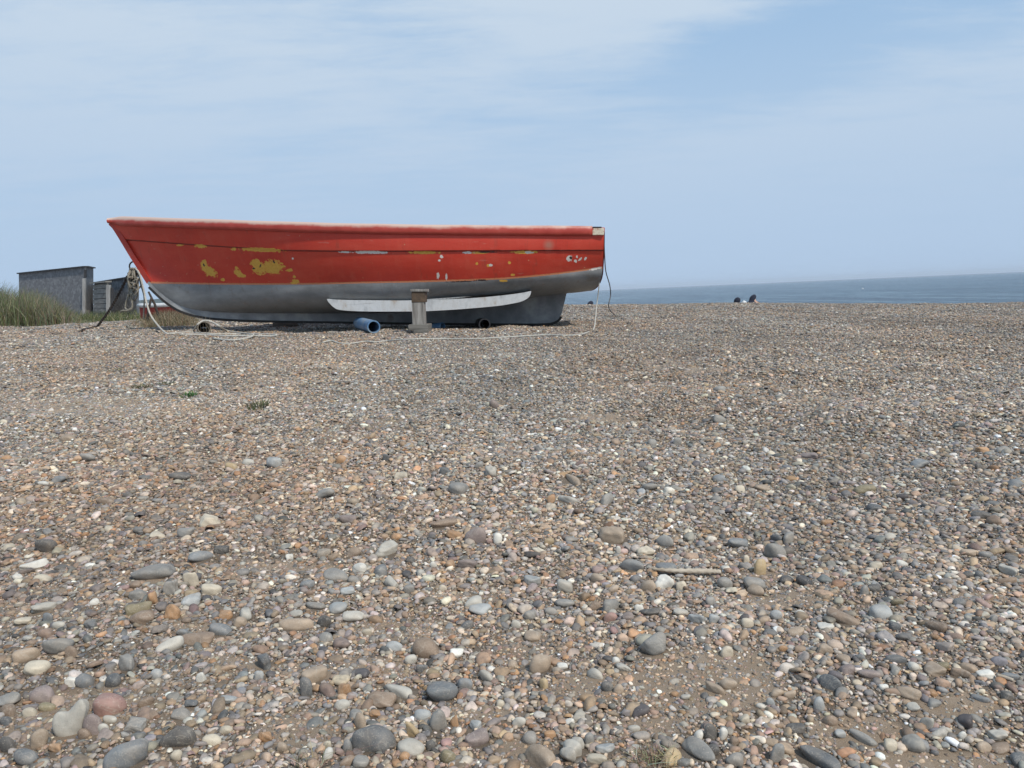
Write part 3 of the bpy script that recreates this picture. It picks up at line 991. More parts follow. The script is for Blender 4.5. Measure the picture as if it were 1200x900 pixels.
def pl(tab):
    xs = [a[0] for a in tab]; ys = [a[1] for a in tab]
    return lambda v: float(np.interp(v, xs, ys))


def spl(tab, n=8):
    """smooth interpolation table"""
    pts = smooth_path([Vector((a[0], a[1], 0)) for a in tab], n)
    return pl([(p.x, p.y) for p in pts])


bS = spl([(0, .03), (.06, .22), (.14, .45), (.24, .66), (.36, .82), (.5, .92), (.65, .95), (.82, .92), (1, .82)])
bW = spl([(0, .03), (.06, .11), (.14, .25), (.24, .43), (.36, .62), (.5, .77), (.65, .83), (.82, .80), (1, .68)])
yS = spl([(125, 259), (200, 261.5), (330, 266), (450, 269), (600, 270.6), (710, 271.2)])
yW = spl([(170, 331), (250, 332.6), (350, 332.7), (420, 331.2), (500, 329.6), (580, 326.8), (640, 322), (708, 313.3)])
GT = [(0, 176, 332.5), (.02, 182, 339), (.06, 196, 350), (.10, 212, 359), (.15, 238, 364.5), (.22, 275, 366.5), (.4, 370, 367), (.6, 470, 366), (.72, 540, 359),
      (.84, 610, 350), (.92, 655, 344.8), (.97, 675, 342.8), (1, 689, 341)]
gx = pl([(a[0], a[1]) for a in GT]); gy = spl([(a[0], a[2]) for a in GT])
vF = spl([(0, .75), (.1, .6), (.25, .35), (.5, .08), (.8, .10), (1, -.05)])


def section(t, side, n1=22, n2=26):
    """points from the sheer down to the garboard at station t"""
    # stem rake: top and waterline pixel x
    s_ = bS(t); w_ = bW(t)
    sxp = 131 + (707.5 - 131) * t
    wxp = 175 + (706 - 175) * t
    S = loc(sxp, yS(sxp), -s_)
    Wp = loc(wxp, yW(wxp), -w_)
    G = loc(gx(t), gy(t), -.03)
    pts = []
    for i in range(n1):
        q = i / n1
        p = S.lerp(Wp, q)
        # slight flare and roundness of the topsides
        out = math.sin(q * math.pi) * (.035 * sstep(.05, .4, t) - .03 * (1 - sstep(.0, .3, t)))
        p.y = -(-p.y + float(out))
        pts.append(p)
    v = vF(t)
    for i in range(n2 + 1):
        th = math.pi / 2 * i / n2
        wx = float(sstep(.72, 1, t))
        fx = math.sin(th) * (1 - wx) + (1 - math.cos(th)) ** 1.1 * wx
        e = Vector((Wp.x + (G.x - Wp.x) * fx, G.y + (Wp.y - G.y) * max(0.0, math.cos(th)) ** .85, Wp.z + (G.z - Wp.z) * math.sin(th)))
        l = Wp.lerp(G, i / n2)
        pts.append(e.lerp(l, v))
    if side > 0:
        pts = [Vector((p.x, -p.y, p.z)) for p in pts]
    return pts


NT, n1, n2 = 620, 74, 30
rows = [section((i / NT) ** 1.15 if i < NT else 1.0, -1, n1, n2) for i in range(NT + 1)]
npn = len(rows[0])
# the lapped sheer strake: push the plank above the seam out by 14 mm
ySe = pl([(120, 279.5), (148, 281), (233, 287.3), (333, 293.6), (400, 294.6), (708, 293.4)])
HV, HF, FL = [], [], []
Y_ = [(245, 317.5, 11, 5.5, 35), (239, 310, 4, 6, 0), (320, 313, 13, 9, 0), (304, 314.5, 9, 8, 20), (299, 308, 6, 5, 0), (279, 320, 6, 4, 40), (283, 323, 6, 2.4, 0), (277, 314, 2, 2, 0),
      (339, 316.5, 4, 2, 0), (346, 330, 6, 3, 0), (261, 328, 3, 2, 0), (345, 324.5, 2, 2, 0), (235, 288.6, 8, 2.4, 5), (274, 292, 4, 2, 0), (307, 292.8, 27, 2.6, 2),
      (497, 296, 20, 1.9, 0), (615, 295.6, 16, 2.2, 0), (562, 296, 16, 1.5, 0), (559, 309, 1.8, 1.8, 0), (573, 311, 3.4, 1.8, 0), (597, 308, 2, 2, 0), (601, 322, 3, 1.5, 0), (211, 287.4, 5, 1.2, 0),
      (590, 329, 6, 1.6, 0)]
W_ = [(434, 295.8, 22, 1.9, 1), (404, 295.5, 9, 1.3, 0), (548, 296, 8, 1.5, 0), (620, 295.8, 6, 1.6, 0), (517.5, 301, 2.4, 2.4, 30), (515, 305, 1.8, 1.8, 0), (575, 310.5, 2.5, 1.6, 0), (513, 323.5, 1.9, 4.5, 0),
      (523, 324, 1.7, 4.5, 0), (667.5, 302.5, 3.8, 4.2, 20), (674.5, 306, 2.4, 1.7, 60), (680, 303.5, 1.4, 3, 40), (686, 303, 1.3, 2.6, 30), (676, 301, 1.2, 1.6, 0), (698, 314.8, 9, 1.6, -12), (343, 303, 1.4, 1.4, 0)]
D_ = [(669, 302.3, 2.0, 2.0, 0), (239, 310.5, 1.2, 2.4, -35), (305, 312, 1.0, 3.4, 20), (297.5, 314.5, 1.8, 1.3, 0), (321, 307, 1.2, 2.6, -25), (570, 295.4, 14, 1.0, 0), (540, 329.8, 22, 1.0, -2), (563, 328.5, 12, 1.1, -2)]
P_ = [(643, 287.3, 8, 8, 0)]


def fld(px, py, tab):
    best = -1.5
    for (cx, cy, rx, ry, an) in tab:
        if abs(px - cx) > rx * 3 + 4 or abs(py - cy) > max(rx, ry) * 3 + 4: continue
        ca, sa = math.cos(math.radians(an)), math.sin(math.radians(an))
        ux = (px - cx) * ca + (py - cy) * sa
        uy = -(px - cx) * sa + (py - cy) * ca
        best = max(best, 1 - math.hypot(ux / rx, uy / ry))
    return best


for pts in rows:
    for p in pts:
        px, py = proj(BM @ p)
        up = ySe(px) - py            # > 0 above the seam
        q = p.copy()
        if up > 0:
            q.y -= .016
        elif up > -2.0:
            q.y += 0.0
        HV.append(q)
        FL.append((py - yW(px) if px > 168 else py - 331, fld(px, py, Y_), fld(px, py, W_), fld(px, py, D_), fld(px, py, P_), abs(up)))
for i in range(NT):
    for j in range(npn - 1):
        p = i * npn + j
        HF.append((p, p + 1, p + npn + 1, p + npn))
n0 = len(HV)
for v in list(HV):
    HV.append(Vector((v.x, -v.y, v.z)))
FL += FL
for i in range(NT):
    for j in range(npn - 1):
        p = n0 + i * npn + j
        HF.append((p, p + npn, p + npn + 1, p + 1))
# bow and bottom closing strips
for j in range(npn - 1):
    HF.append((j, n0 + j, n0 + j + 1, j + 1))
for i in range(NT):
    p = i * npn + npn - 1
    HF.append((p, n0 + p, n0 + p + npn, p + npn))

mh_ = mat('hull_paint', rough=.42)
k = N(mh_)
tcv = k.obj()
wl = k.attr('wl', 'Fac')
big = k.noise(1.3, k.obj((1, .3, 2.2)), 6, .62)
streak = k.noise(9, k.obj((1, 1, .12)), 5, .6)
fine = k.noise(46, tcv, 5, .65)
fine2 = k.noise(150, tcv, 3, .6)
red = k.ramp(big, [(.3, (.44, .030, .016)), (.5, (.54, .044, .022)), (.72, (.58, .072, .040))])
red = k.mix(k.ramp(streak, [(.52, (0, 0, 0)), (.75, (.35, .35, .35))]), red, (.56, .11, .065))
red = k.mix(k.ramp(fine, [(.62, (0, 0, 0)), (.75, (.3, .3, .3))]), red, (.27, .03, .02))
grey = k.ramp(big, [(.3, (.12, .123, .122)), (.5, (.20, .204, .204)), (.7, (.32, .325, .322))])
grey = k.mix(k.ramp(streak, [(.5, (0, 0, 0)), (.7, (.4, .4, .4))]), grey, (.24, .245, .24))
grey = k.mix(k.ramp(fine, [(.63, (0, 0, 0)), (.74, (.5, .5, .5))]), grey, (.42, .43, .42))
grey = k.mix(k.ramp(k.noise(5, tcv, 5, .7), [(.58, (0, 0, 0)), (.75, (.55, .55, .55))]), grey, (.13, .085, .05))
wj = k.math('ADD', wl, k.math('MULTIPLY', k.math('SUBTRACT', fine, .5), 1.6))
isgrey = k.math('GREATER_THAN', wj, .9)
isband = k.math('GREATER_THAN', wj, -1.1)
body = k.mix(isband, red, k.ramp(fine2, [(.35, (.50, .15, .06)), (.65, (.60, .24, .12))]))
body = k.mix(isgrey, body, grey)


def mask(name, amp, thr=0.0):
    f = k.math('ADD', k.attr(name, 'Fac'), k.math('MULTIPLY', k.math('SUBTRACT', k.noise(30, tcv, 7, .75), .5), amp))
    return k.math('GREATER_THAN', f, thr)


pm = k.n('ShaderNodeMapRange', Value=k.attr('fp', 'Fac'))
pm.inputs['From Min'].default_value = 0; pm.inputs['From Max'].default_value = .8
body = k.mix(k.math('MULTIPLY', pm.outputs[0], .75), body, (.36, .17, .12))
seam = k.math('LESS_THAN', k.math('ADD', k.attr('fs', 'Fac'), k.math('MULTIPLY', fine, .5)), .95)
body = k.mix(k.math('MULTIPLY', seam, .8), body, (.09, .012, .01))
runs = k.noise(16, k.obj((1, 1, .05)), 4, .6)
body = k.mix(k.ramp(runs, [(.60, (0, 0, 0)), (.72, (.30, .30, .30))]), body, (.16, .05, .03))
scr = k.noise(26, k.obj((.12, 1, 1)), 4, .6)
body = k.mix(k.ramp(scr, [(.66, (0, 0, 0)), (.74, (.40, .40, .40))]), body, (.52, .30, .24))
body = k.mix(mask('fy', 2.4, .12), body, k.ramp(fine, [(.3, (.58, .29, .035)), (.7, (.70, .42, .08))]))
body = k.mix(mask('fw', 2.6, .15), body, (.68, .64, .58))
body = k.mix(mask('fd', 2.6, .15), body, (.03, .02, .018))
# scattered little chips in the lower red planks
chip = k.math('GREATER_THAN', k.noise(34, tcv, 2, .5), .765)
body = k.mix(k.math('MULTIPLY', chip, .8), body, (.58, .40, .22))
k.base(body)
k.bump(k.math('ADD', k.math('MULTIPLY', fine, .4), k.noise(3, k.obj((1, 1, 3)), 4, .5)), .28, .012)
k.rough(k.ramp(fine, [(.3, (.36, .36, .36)), (.7, (.58, .58, .58))]))

hull = make('hull', HV, HF, mh_, boat)
for nm, ci in (('wl', 0), ('fy', 1), ('fw', 2), ('fd', 3), ('fp', 4), ('fs', 5)):
    at = hull.data.attributes.new(nm, 'FLOAT', 'POINT')
    at.data.foreach_set('value', np.array([f[ci] for f in FL], np.float32))

m_red = noisy('weathered_red_paint', [(.3, (.38, .03, .018)), (.55, (.46, .045, .028)), (.75, (.50, .10, .07))], 5, .5)
m_grey = noisy('grey_bottom_paint', [(.3, (.15, .155, .16)), (.5, (.25, .255, .26)), (.62, (.36, .365, .36)), (.74, (.19, .14, .10))], 4, .55, detail=8)
m_black = noisy('black_iron', [(.35, (.012, .012, .012)), (.7, (.035, .028, .022))], 9, .7)
m_white = noisy('chipped_white_paint', [(.3, (.36, .365, .365)), (.5, (.54, .55, .55)), (.62, (.48, .475, .46)), (.70, (.40, .34, .28)), (.78, (.22, .15, .10))], 9, .55, detail=9, stretch=(1, 1, .5), bump=.6)
m_wood = noisy('bare_weathered_timber', [(.3, (.10, .09, .078)), (.5, (.22, .205, .185)), (.7, (.36, .34, .31))], 9, .85, stretch=(4, 4, .35), bump=.6)
m_woodh = noisy('weathered_baseboard', [(.3, (.08, .073, .063)), (.5, (.16, .15, .13)), (.7, (.27, .25, .225))], 7, .85, stretch=(.35, 4, 4), bump=.6)
m_brown = noisy('brown_rusty_pad', [(.3, (.05, .035, .022)), (.6, (.10, .065, .04)), (.8, (.16, .10, .06))], 16, .8)

# transom
end = rows[-1]
tv = [p + Vector((.012, 0, 0)) for p in end] + [Vector((p.x + .012, -p.y, p.z)) for p in end]
tf = [tuple([j for j in range(npn)] + [npn + j for j in range(npn - 1, -1, -1)])]
make('transom', tv, tf, m_red, boat, smooth=False)

# inside: floor, inner lining, thwarts
lin_v, lin_f = [], []
sts = [.03 + .95 * i / 40 for i in range(41)]
for t in sts:
    sp = section(t, -1, 10, 10)
    for p in sp[:15]:
        lin_v.append(Vector((p.x, min(p.y + .035, -.005), p.z)))
    for p in reversed(sp[:15]):
        lin_v.append(Vector((p.x, -min(p.y + .035, -.005), p.z)))
for i in range(40):
    for j in range(29):
        p = i * 30 + j
        lin_f.append((p, p + 30, p + 31, p + 1))
lin_f.append(tuple(range(30)))
lin_f.append(tuple(40 * 30 + j for j in range(30)))
make('inner_lining', lin_v, lin_f, m_red, boat)
for t in (.3, .55, .8):
    sp = section(t, -1, 10, 10)
    p = sp[3]
    bm = bmesh.new()
    box_bm(bm, (p.x, 0, p.z), (.24, -p.y * 2 - .06, .035))
    bm_obj('thwart', bm, m_wood, boat, bevel=.004)

# gunwale rub rail: an oval bar along the sheer, its pale top part fading, part painted highlight, on both sides
m_rail = mat('faded_highlit_red_rail', rough=.5)
k = N(m_rail)
nrm = k.n('ShaderNodeSeparateXYZ', Vector=k.attr('top', 'Vector')).outputs[0]
wear_and_light = k.noise(3.5, k.obj((1, 1, 1)), 6, .7)
topf = k.math('ADD', k.attr('top', 'Fac'), k.math('MULTIPLY', k.math('SUBTRACT', wear_and_light, .5), 1.1))
rc = k.ramp(k.noise(6, k.obj(), 5, .6), [(.3, (.36, .035, .022)), (.6, (.45, .06, .04)), (.8, (.46, .13, .09))])
rc = k.mix(k.ramp(topf, [(.22, (0, 0, 0)), (.62, (.9, .9, .9))]), rc, (.56, .42, .34))
k.base(rc)
k.bump(k.noise(20, k.obj(), 5), .35, .006)
for side in (-1, 1):
    RV, RF, TP = [], [], []
    nr_ = 120; ns = 18
    for i in range(nr_ + 1):
        t = i / nr_ * .976
        s = bS(t)
        sxp = 131 + (707.5 - 131) * t
        c = loc(sxp, yS(sxp) - .3, -s)
        c.y -= .012
        rh = .056 if t > .02 else .056 * (.55 + .45 * t / .02)
        rh *= 1 + .06 * math.sin(t * 37) * .4
        for q in range(ns):
            an = 2 * math.pi * q / ns
            ex = math.copysign(abs(math.cos(an)) ** .8, math.cos(an)); ez = math.copysign(abs(math.sin(an)) ** .8, math.sin(an))
            v = Vector((c.x - (.035 if i == 0 else 0), c.y - .000 + ex * .042, c.z + ez * rh))
            if side > 0: v.y = -v.y
            RV.append(v)
            TP.append(max(0, ez + .22) * (1.0 - .55 * t))
    for i in range(nr_):
        for q in range(ns):
            q2 = (q + 1) % ns
            RF.append((i * ns + q, i * ns + q2, (i + 1) * ns + q2, (i + 1) * ns + q))
    RF.append(tuple(range(ns))); RF.append(tuple(nr_ * ns + q for q in range(ns)))
    rl = make('rub_rail', RV, RF, m_rail, boat)
    at = rl.data.attributes.new('top', 'FLOAT', 'POINT')
    at.data.foreach_set('value', np.array(TP, np.float32))
    # worn block at the quarter and a dark cap on it
    a_ = loc(693.5, 271, -bS(.98)); b_ = loc(707, 271, -bS(1.0))
    bm = bmesh.new()
    box_bm(bm, ((a_.x + b_.x) / 2 + .004, (-.79) * (1 if side < 0 else -1) - (.045 if side < 0 else -.045), a_.z - .006), (b_.x - a_.x, .07, .075))
    bm_obj('quarter_block', bm, noisy('flaking_cream_block', [(.35, (.35, .08, .05)), (.45, (.55, .48, .36)), (.6, (.62, .56, .44)), (.7, (.30, .16, .09))], 26, .7), boat, bevel=.006)
    bm = bmesh.new()
    box_bm(bm, ((a_.x + b_.x) / 2 - .01, (-.79) * (1 if side < 0 else -1) - (.03 if side < 0 else -.03), a_.z + .038), (b_.x - a_.x - .03, .10, .018))
    bm_obj('iron_cap', bm, m_black, boat, bevel=.004)
# transom capping
bm = bmesh.new()
te = loc(706, 270, -.8)
box_bm(bm, (te.x + .004, 0, te.z + .005), (.05, 1.56, .06))
bm_obj('transom_cap', bm, m_red, boat, bevel=.01)

# keel, deadwood and stem: a plate on the centreline
top_e = [loc(gx(t), gy(t) - 3.0, 0) for t in np.linspace(.0, .925, 50)]
low = [(664, 342.8), (662.3, 350), (659.8, 360), (657.3, 369), (652, 376), (644, 378.2), (630, 379), (600, 379), (540, 378.6), (480, 377.9), (420, 377),
       (350, 376), (290, 374.6), (255, 372.6), (232, 369.6), (214, 364.3), (200, 356.5), (188, 347), (178, 337), (174, 332)]
low_e = smooth_path([loc(x, y_, 0) for x, y_ in low], 4)
poly = top_e + low_e
kv = [Vector((p.x, -.035, p.z)) for p in poly] + [Vector((p.x, .035, p.z)) for p in poly]
npk = len(poly)
bm = bmesh.new()
vs = [bm.verts.new(v) for v in kv]
bm.faces.new(vs[:npk]); bm.faces.new(vs[npk:][::-1])
for i in range(npk):
    j = (i + 1) % npk
    bm.faces.new((vs[i], vs[npk + i], vs[npk + j], vs[j]))
bmesh.ops.triangulate(bm, faces=[f for f in bm.faces if len(f.verts) > 4])
bmesh.ops.recalc_face_normals(bm, faces=bm.faces)
bm_obj('keel', bm, m_grey, boat)
# dark shoe along stem foot and keel bottom
shp = [loc(x, y_ + dy, 0) for x, y_, dy in [(176, 336.5, 0), (188, 348, 0), (200, 357.6, 0), (214, 365.4, 0), (232, 370.8, 0), (255, 374, 0), (290, 376, 0), (350, 377.3, 0), (420, 378.2, 0),
       (480, 379.2, 0), (540, 379.8, 0), (600, 380.2, 0), (632, 380.2, 0), (646, 379.2, 0), (654, 375.6, 0), (657.5, 371, 0)]]
sp_ = smooth_path(shp, 5)
sv, sf = [], []
for i, p in enumerate(sp_):
    t = (sp_[min(i + 1, len(sp_) - 1)] - sp_[max(i - 1, 0)]).normalized()
    nrm_ = Vector((-t.z, 0, t.x))
    for (dy, dn) in ((-.042, .014), (.042, .014), (.042, -.014), (-.042, -.014)):
        sv.append(p + nrm_ * dn + Vector((0, dy, 0)))
for i in range(len(sp_) - 1):
    for q in range(4):
        q2 = (q + 1) % 4
        sf.append((i * 4 + q, i * 4 + q2, (i + 1) * 4 + q2, (i + 1) * 4 + q))
sf += [(0, 1, 2, 3), tuple((len(sp_) - 1) * 4 + q for q in (3, 2, 1, 0))]
make('keel_shoe', sv, sf, m_black, boat, smooth=False)
# stem post, red
stp = smooth_path([loc(x, y_, 0) for x, y_ in [(129.5, 262), (135, 268), (145, 284), (154, 299), (165, 316.5), (174.5, 331.5)]], 6)
sv, sf = [], []
for i, p in enumerate(stp):
    t = (stp[min(i + 1, len(stp) - 1)] - stp[max(i - 1, 0)]).normalized()
    nrm_ = Vector((-t.z, 0, t.x))
    for (dy, dn) in ((-.02, -.02), (.02, -.02), (.045, .05), (-.045, .05)):
        sv.append(p + nrm_ * dn + Vector((0, dy, 0)))
for i in range(len(stp) - 1):
    for q in range(4):
        q2 = (q + 1) % 4
        sf.append((i * 4 + q, i * 4 + q2, (i + 1) * 4 + q2, (i + 1) * 4 + q))
sf += [(0, 1, 2, 3), tuple((len(stp) - 1) * 4 + q for q in (3, 2, 1, 0))]
make('stem', sv, sf, m_red, boat, smooth=False)

# bilge keels (white), near and far side
top_l = [(383, 350.3), (400, 351.2), (430, 352), (480, 352), (520, 351), (560, 348.8), (590, 346), (610, 343.4), (622, 341)]
bot_l = [(384.5, 353.5), (391, 360), (400, 363.4), (430, 365), (480, 365), (500, 364.6), (540, 362.3), (582, 358.6), (600, 355.8), (610, 353.6), (617, 350.4), (621, 346.5), (622.6, 341.5)]
ot = smooth_path([loc(x, y_, -.735) for x, y_ in top_l], 4)
ob = smooth_path([loc(x, y_, -.735) for x, y_ in bot_l], 4)
for side in (-1, 1):
    bm = bmesh.new()
    lst = ot + ob[::-1]
    o1 = [bm.verts.new((p.x, (p.y) * -side * 1.0, p.z)) for p in lst]
    inner = [bm.verts.new((p.x, (p.y + (.20 if i < len(ot) else .07)) * -side, p.z)) for i, p in enumerate(lst)]
    n_ = len(lst)
    bm.faces.new(o1); bm.faces.new(inner[::-1])
    for i in range(n_):
        j = (i + 1) % n_
        bm.faces.new((o1[i], inner[i], inner[j], o1[j]))
    bmesh.ops.triangulate(bm, faces=[f for f in bm.faces if len(f.verts) > 4])
    bmesh.ops.recalc_face_normals(bm, faces=bm.faces)
    o = bm_obj('bilge_keel', bm, m_white, boat)
    if side < 0:
        pass
# thin batten above the deadwood
rope_pts = [loc(x, y_, -.30) for x, y_ in [(598, 350), (625, 346.6), (645, 343.2), (662, 339)]]
rope('batten', [rope_pts], .010, m_grey, boat)

# eye bolt on the stem
ring_c = loc(157, 312.5, 0)
rp = [ring_c + Vector((math.cos(a) * .055 - .0, 0.0, math.sin(a) * .06)) for a in np.linspace(0, 2 * math.pi, 17)]
v, f = tube(rp, .009, 8, cap=False)
make('bow_ring', v, f, m_black, boat)

# ------------------------------------------------------------------ timber prop
pf = ground_at(489.5, 391)
Yp = pf.y + .02
PS = Yp / F
base_c = atY(490, 384, Yp)
prop = empty('timber_prop', (base_c.x, Yp + .1, hgt(base_c.x, Yp)))
prop.rotation_euler = (0, ROLL * .6, 0)
tag(prop, 'short grey timber post on stacked planks propping the boat side', 'prop')
PMI = None
bpy.context.view_layer.update()
PM = prop.matrix_world.inverted()


def plank(name, x0, y0, x1, y1, dy0, dy1, m, bev=.006):
    a = PM @ atY(x0, y0, Yp + dy0); b = PM @ atY(x1, y1, Yp + dy0)
    bm = bmesh.new()
    box_bm(bm, ((a.x + b.x) / 2, (dy0 + dy1) / 2 - .1, (a.z + b.z) / 2), (abs(b.x - a.x), dy1 - dy0, abs(a.z - b.z)), jitter=.003)
    return bm_obj(name, bm, m, prop, bevel=bev)


plank('post', 482.6, 354, 497.8, 380.6, .015, .19, m_wood)
plank('pad', 482.0, 342, 498.2, 354.0, .012, .20, m_brown)
plank('top_plate', 481.0, 339.0, 499.8, 341.8, .0, .24, m_wood, .003)
plank('base_plank', 478.3, 380.8, 501.8, 387.0, -.06, .30, m_woodh)
plank('base_plank', 484.3, 387.3, 501.4, 391.6, -.10, .26, m_woodh)

# ------------------------------------------------------------------ pipes
def pipe(name, mouth, back, R, thick, m, label, m_in=None):
    """hollow pipe from mouth to back"""
    n = 28
    ax = (back - mouth).normalized()
    a = ax.cross(Vector((0, 0, 1))).normalized(); b = ax.cross(a)
    L = (back - mouth).length
    V, Fc = [], []
    rings = [(0, R), (L, R), (L, R - thick), (0, R - thick)]
    for (d, r) in rings:
        for q in range(n):
            an = 2 * math.pi * q / n
            V.append(mouth + ax * d + (a * math.cos(an) + b * math.sin(an)) * r)
    for r_ in range(4):
        r2 = (r_ + 1) % 4
        for q in range(n):
            q2 = (q + 1) % n
            Fc.append((r_ * n + q, r_ * n + q2, r2 * n + q2, r2 * n + q))
    c = mouth.copy()
    o = make(name, [v - c for v in V], Fc, m, smooth=True)
    o.location = c
    me = o.data
    # keep the rims crisp
    for p in me.polygons:
        p.use_smooth = True
    mod = o.modifiers.new('edges', 'EDGE_SPLIT'); mod.split_angle = math.radians(40)
    tag(o, label, 'pipe', 'pipes lying under the boat')
    return o


m_blue = noisy('scuffed_blue_plastic', [(.3, (.05, .13, .27)), (.5, (.11, .22, .36)), (.62, (.25, .30, .34)), (.74, (.12, .11, .09))], 9, .5)
m_blk = noisy('dull_black_plastic', [(.3, (.012, .012, .014)), (.7, (.03, .03, .032))], 8, .5)
m_tanp = noisy('sandy_grey_pipe', [(.3, (.13, .11, .085)), (.7, (.25, .22, .18))], 12, .8)
g = ground_at(439, 391)
mo = atY(438, 383, g.y); pipe('roller_pipe', mo, mo + Vector((-.32, .9, .02)), .068, .012, m_blue, 'pale blue plastic pipe with open end, left of the timber prop')
g = ground_at(568, 386)
mo = atY(568, 380, g.y); pipe('roller_pipe', mo, mo + Vector((-.16, 1.5, -.03)), .066, .013, m_blk, 'black plastic pipe with open end near the stern of the boat')
g = ground_at(240, 391)
mo = atY(239.5, 384, g.y); pipe('roller_pipe', mo, mo + Vector((-.52, 1.3, -.09)), .076, .012, m_tanp, 'dark-mouthed sandy grey pipe under the bow with rope looped over it')
# cut blue piece, mostly buried
g = ground_at(514, 385)
mo = atY(519, 382.8, g.y); pipe('pipe_offcut', mo, mo + Vector((-.20, .12, -.015)), .050, .008, m_blue, 'short bright blue pipe offcut half buried right of the timber prop')

# dark skid board under the keel
a_ = on_ground(575, 381, .03); b_ = on_ground(617, 381.5, .03)
bm = bmesh.new()
box_bm(bm, ((a_ + b_) / 2), ((b_ - a_).length, .35, .04), Euler((0, math.atan2(-(b_.z - a_.z), b_.x - a_.x), 0)), .004)
tag(bm_obj('skid_board', bm, m_black, bevel=.004), 'dark flat board lying under the keel between black pipe and rudder end', 'board')
# dark slab under keel, forward
a_ = on_ground(325, 381, .02); b_ = on_ground(352, 381, .02)
bm = bmesh.new()
box_bm(bm, ((a_ + b_) / 2), ((b_ - a_).length, .30, .05), None, .006)
tag(bm_obj('skid_board', bm, m_woodh, bevel=.005), 'short worn board on the shingle under the front half of the keel', 'board')

# ------------------------------------------------------------------ ropes and chain
def rmat(name, c0, c1):
    m = mat(name, rough=.9)
    k = N(m)
    k.base(k.ramp(k.noise(60, k.obj(), 4), [(.3, c0), (.7, c1)]))
    wv_ = k.n('ShaderNodeTexWave', Scale=60.0, Distortion=1.0, _bands_direction='DIAGONAL').outputs['Fac']
    k.bump(wv_, .6, .003)
    return m


m_rope = rmat('pale_rope', (.36, .34, .29), (.60, .58, .52))
m_rope2 = rmat('tan_rope', (.17, .15, .115), (.36, .33, .27))
m_cord = rmat('dark_cord', (.05, .055, .06), (.13, .13, .13))
m_chain = noisy('rusty_dark_chain', [(.3, (.025, .02, .018)), (.6, (.06, .045, .035)), (.8, (.12, .07, .045))], 30, .85)


def G_(x, y, l=.012):
    return on_ground(x, y, l)


# stern rope, thin and white, trailing in front of the boat
air = [loc(703.5, 313, -.55), loc(702, 335, -.58), loc(699, 360, -.6)]
air = [BM @ p for p in air]
pts = air + [G_(696, 386.5), G_(688, 391), G_(679, 393.6), G_(664, 394.6), G_(640, 394), G_(600, 396.2), G_(560, 398.5), G_(520, 398.5), G_(480, 399.2),
             G_(452, 401), G_(440, 402.5), G_(428, 401.6), G_(412, 404), G_(398, 403.6), G_(388, 400.8), G_(378, 403)]
tag(rope('mooring_rope', [pts], .0065, m_rope), 'thin white rope hanging from the stern and trailing along the shingle', 'rope')
# dark cord at the stern
pts = [BM @ loc(707.5, 275, -.55), BM @ loc(708.6, 300, -.5), BM @ loc(710, 318, -.3), BM @ loc(714.5, 334, -.1), BM @ loc(715.5, 346, 0), BM @ loc(713.6, 361, 0)]
e1 = G_(722, 371); e2 = G_(729, 374.5); e3 = G_(736, 380)
tag(rope('stern_cord', [pts + [e1, e2, e3]], .0062, m_cord), 'dark grey cord hanging from the transom down to the shingle', 'rope')
# bow ropes
RC = BM @ loc(156, 314, 0)


def nearbow(x, y, dy=0.0):
    return BM @ loc(x, y, dy)


pts = [nearbow(158, 314), nearbow(163, 320, -.03), nearbow(168, 338, -.05), nearbow(171, 352, -.08), nearbow(176, 368, -.2), nearbow(184, 380, -.4), G_(194.5, 391.5)]
gpts = [G_(205, 392), G_(225, 391), G_(250, 392.4), G_(280, 392.5), G_(320, 393.4), G_(319, 395.2), G_(290, 394.8), G_(262, 395), G_(240, 393.6), G_(210, 393.2)]
pts += gpts
loop = [G_(196, 392.5), G_(222, 390), G_(227, 388), nearbow(231, 381, -.75), nearbow(236.5, 376.8, -.7), nearbow(243, 375.8, -.7), nearbow(250, 378, -.7), nearbow(258, 383, -.75), G_(266, 388.6), G_(280, 391), G_(297, 393.6), G_(288, 398), G_(270, 400), G_(250, 398)]
tag(rope('bow_rope', [pts, loop], .0105, m_rope), 'long pale rope from the bow lying in loops over the sandy pipe', 'rope')
pts = [G_(133, 383.5), G_(140, 384.5), G_(147, 382), G_(152, 384.5), G_(160, 386.5)]
pts2 = [G_(142, 384.5), G_(150, 381.5), G_(154, 379)]
tag(rope('rope_end', [pts, pts2], .011, m_rope2), 'loose frayed tan rope end lying on the shingle left of the bow', 'rope')
# tangled bundle hanging from the ring
rb = random.Random(3)
bund = []
for i in range(8):
    x0 = rb.uniform(152, 158); x1 = rb.uniform(151, 164)
    yb = rb.uniform(328, 354)
    bund.append([nearbow(x0, 314, rb.uniform(-.05, .05)), nearbow(x0 - rb.uniform(0, 5), 324, rb.uniform(-.1, .1)), nearbow((x0 + x1) / 2 - 3, yb, rb.uniform(-.1, .1)),
                 nearbow(x1 + 1, yb - 5, rb.uniform(-.1, .1)), nearbow(x1, 326, rb.uniform(-.1, .1)), nearbow(157, 315, 0)])
for i in range(4):
    pts_ = []
    for q in range(9):
        pts_.append(nearbow(rb.uniform(151, 162), 322 + q * 2.2 + rb.uniform(-4, 4) + i * 2, rb.uniform(-.14, .10)))
    bund.append(pts_)
bund.append([nearbow(155, 340, -.05), nearbow(155, 352, -.05), nearbow(154.5, 360, -.05), nearbow(150, 363, -.05), nearbow(147, 361, 0), nearbow(147.5, 355, 0), nearbow(150.5, 345, 0)])
bund.append([nearbow(154, 350, -.05), nearbow(155, 361, -.05), nearbow(149, 364, -.05), nearbow(143, 364, -.05), nearbow(141, 366, 0)])
bund.append([nearbow(162, 318, 0), nearbow(165, 333, 0), nearbow(169, 348, 0), nearbow(168.5, 365, .0), nearbow(168.5, 374, 0)])
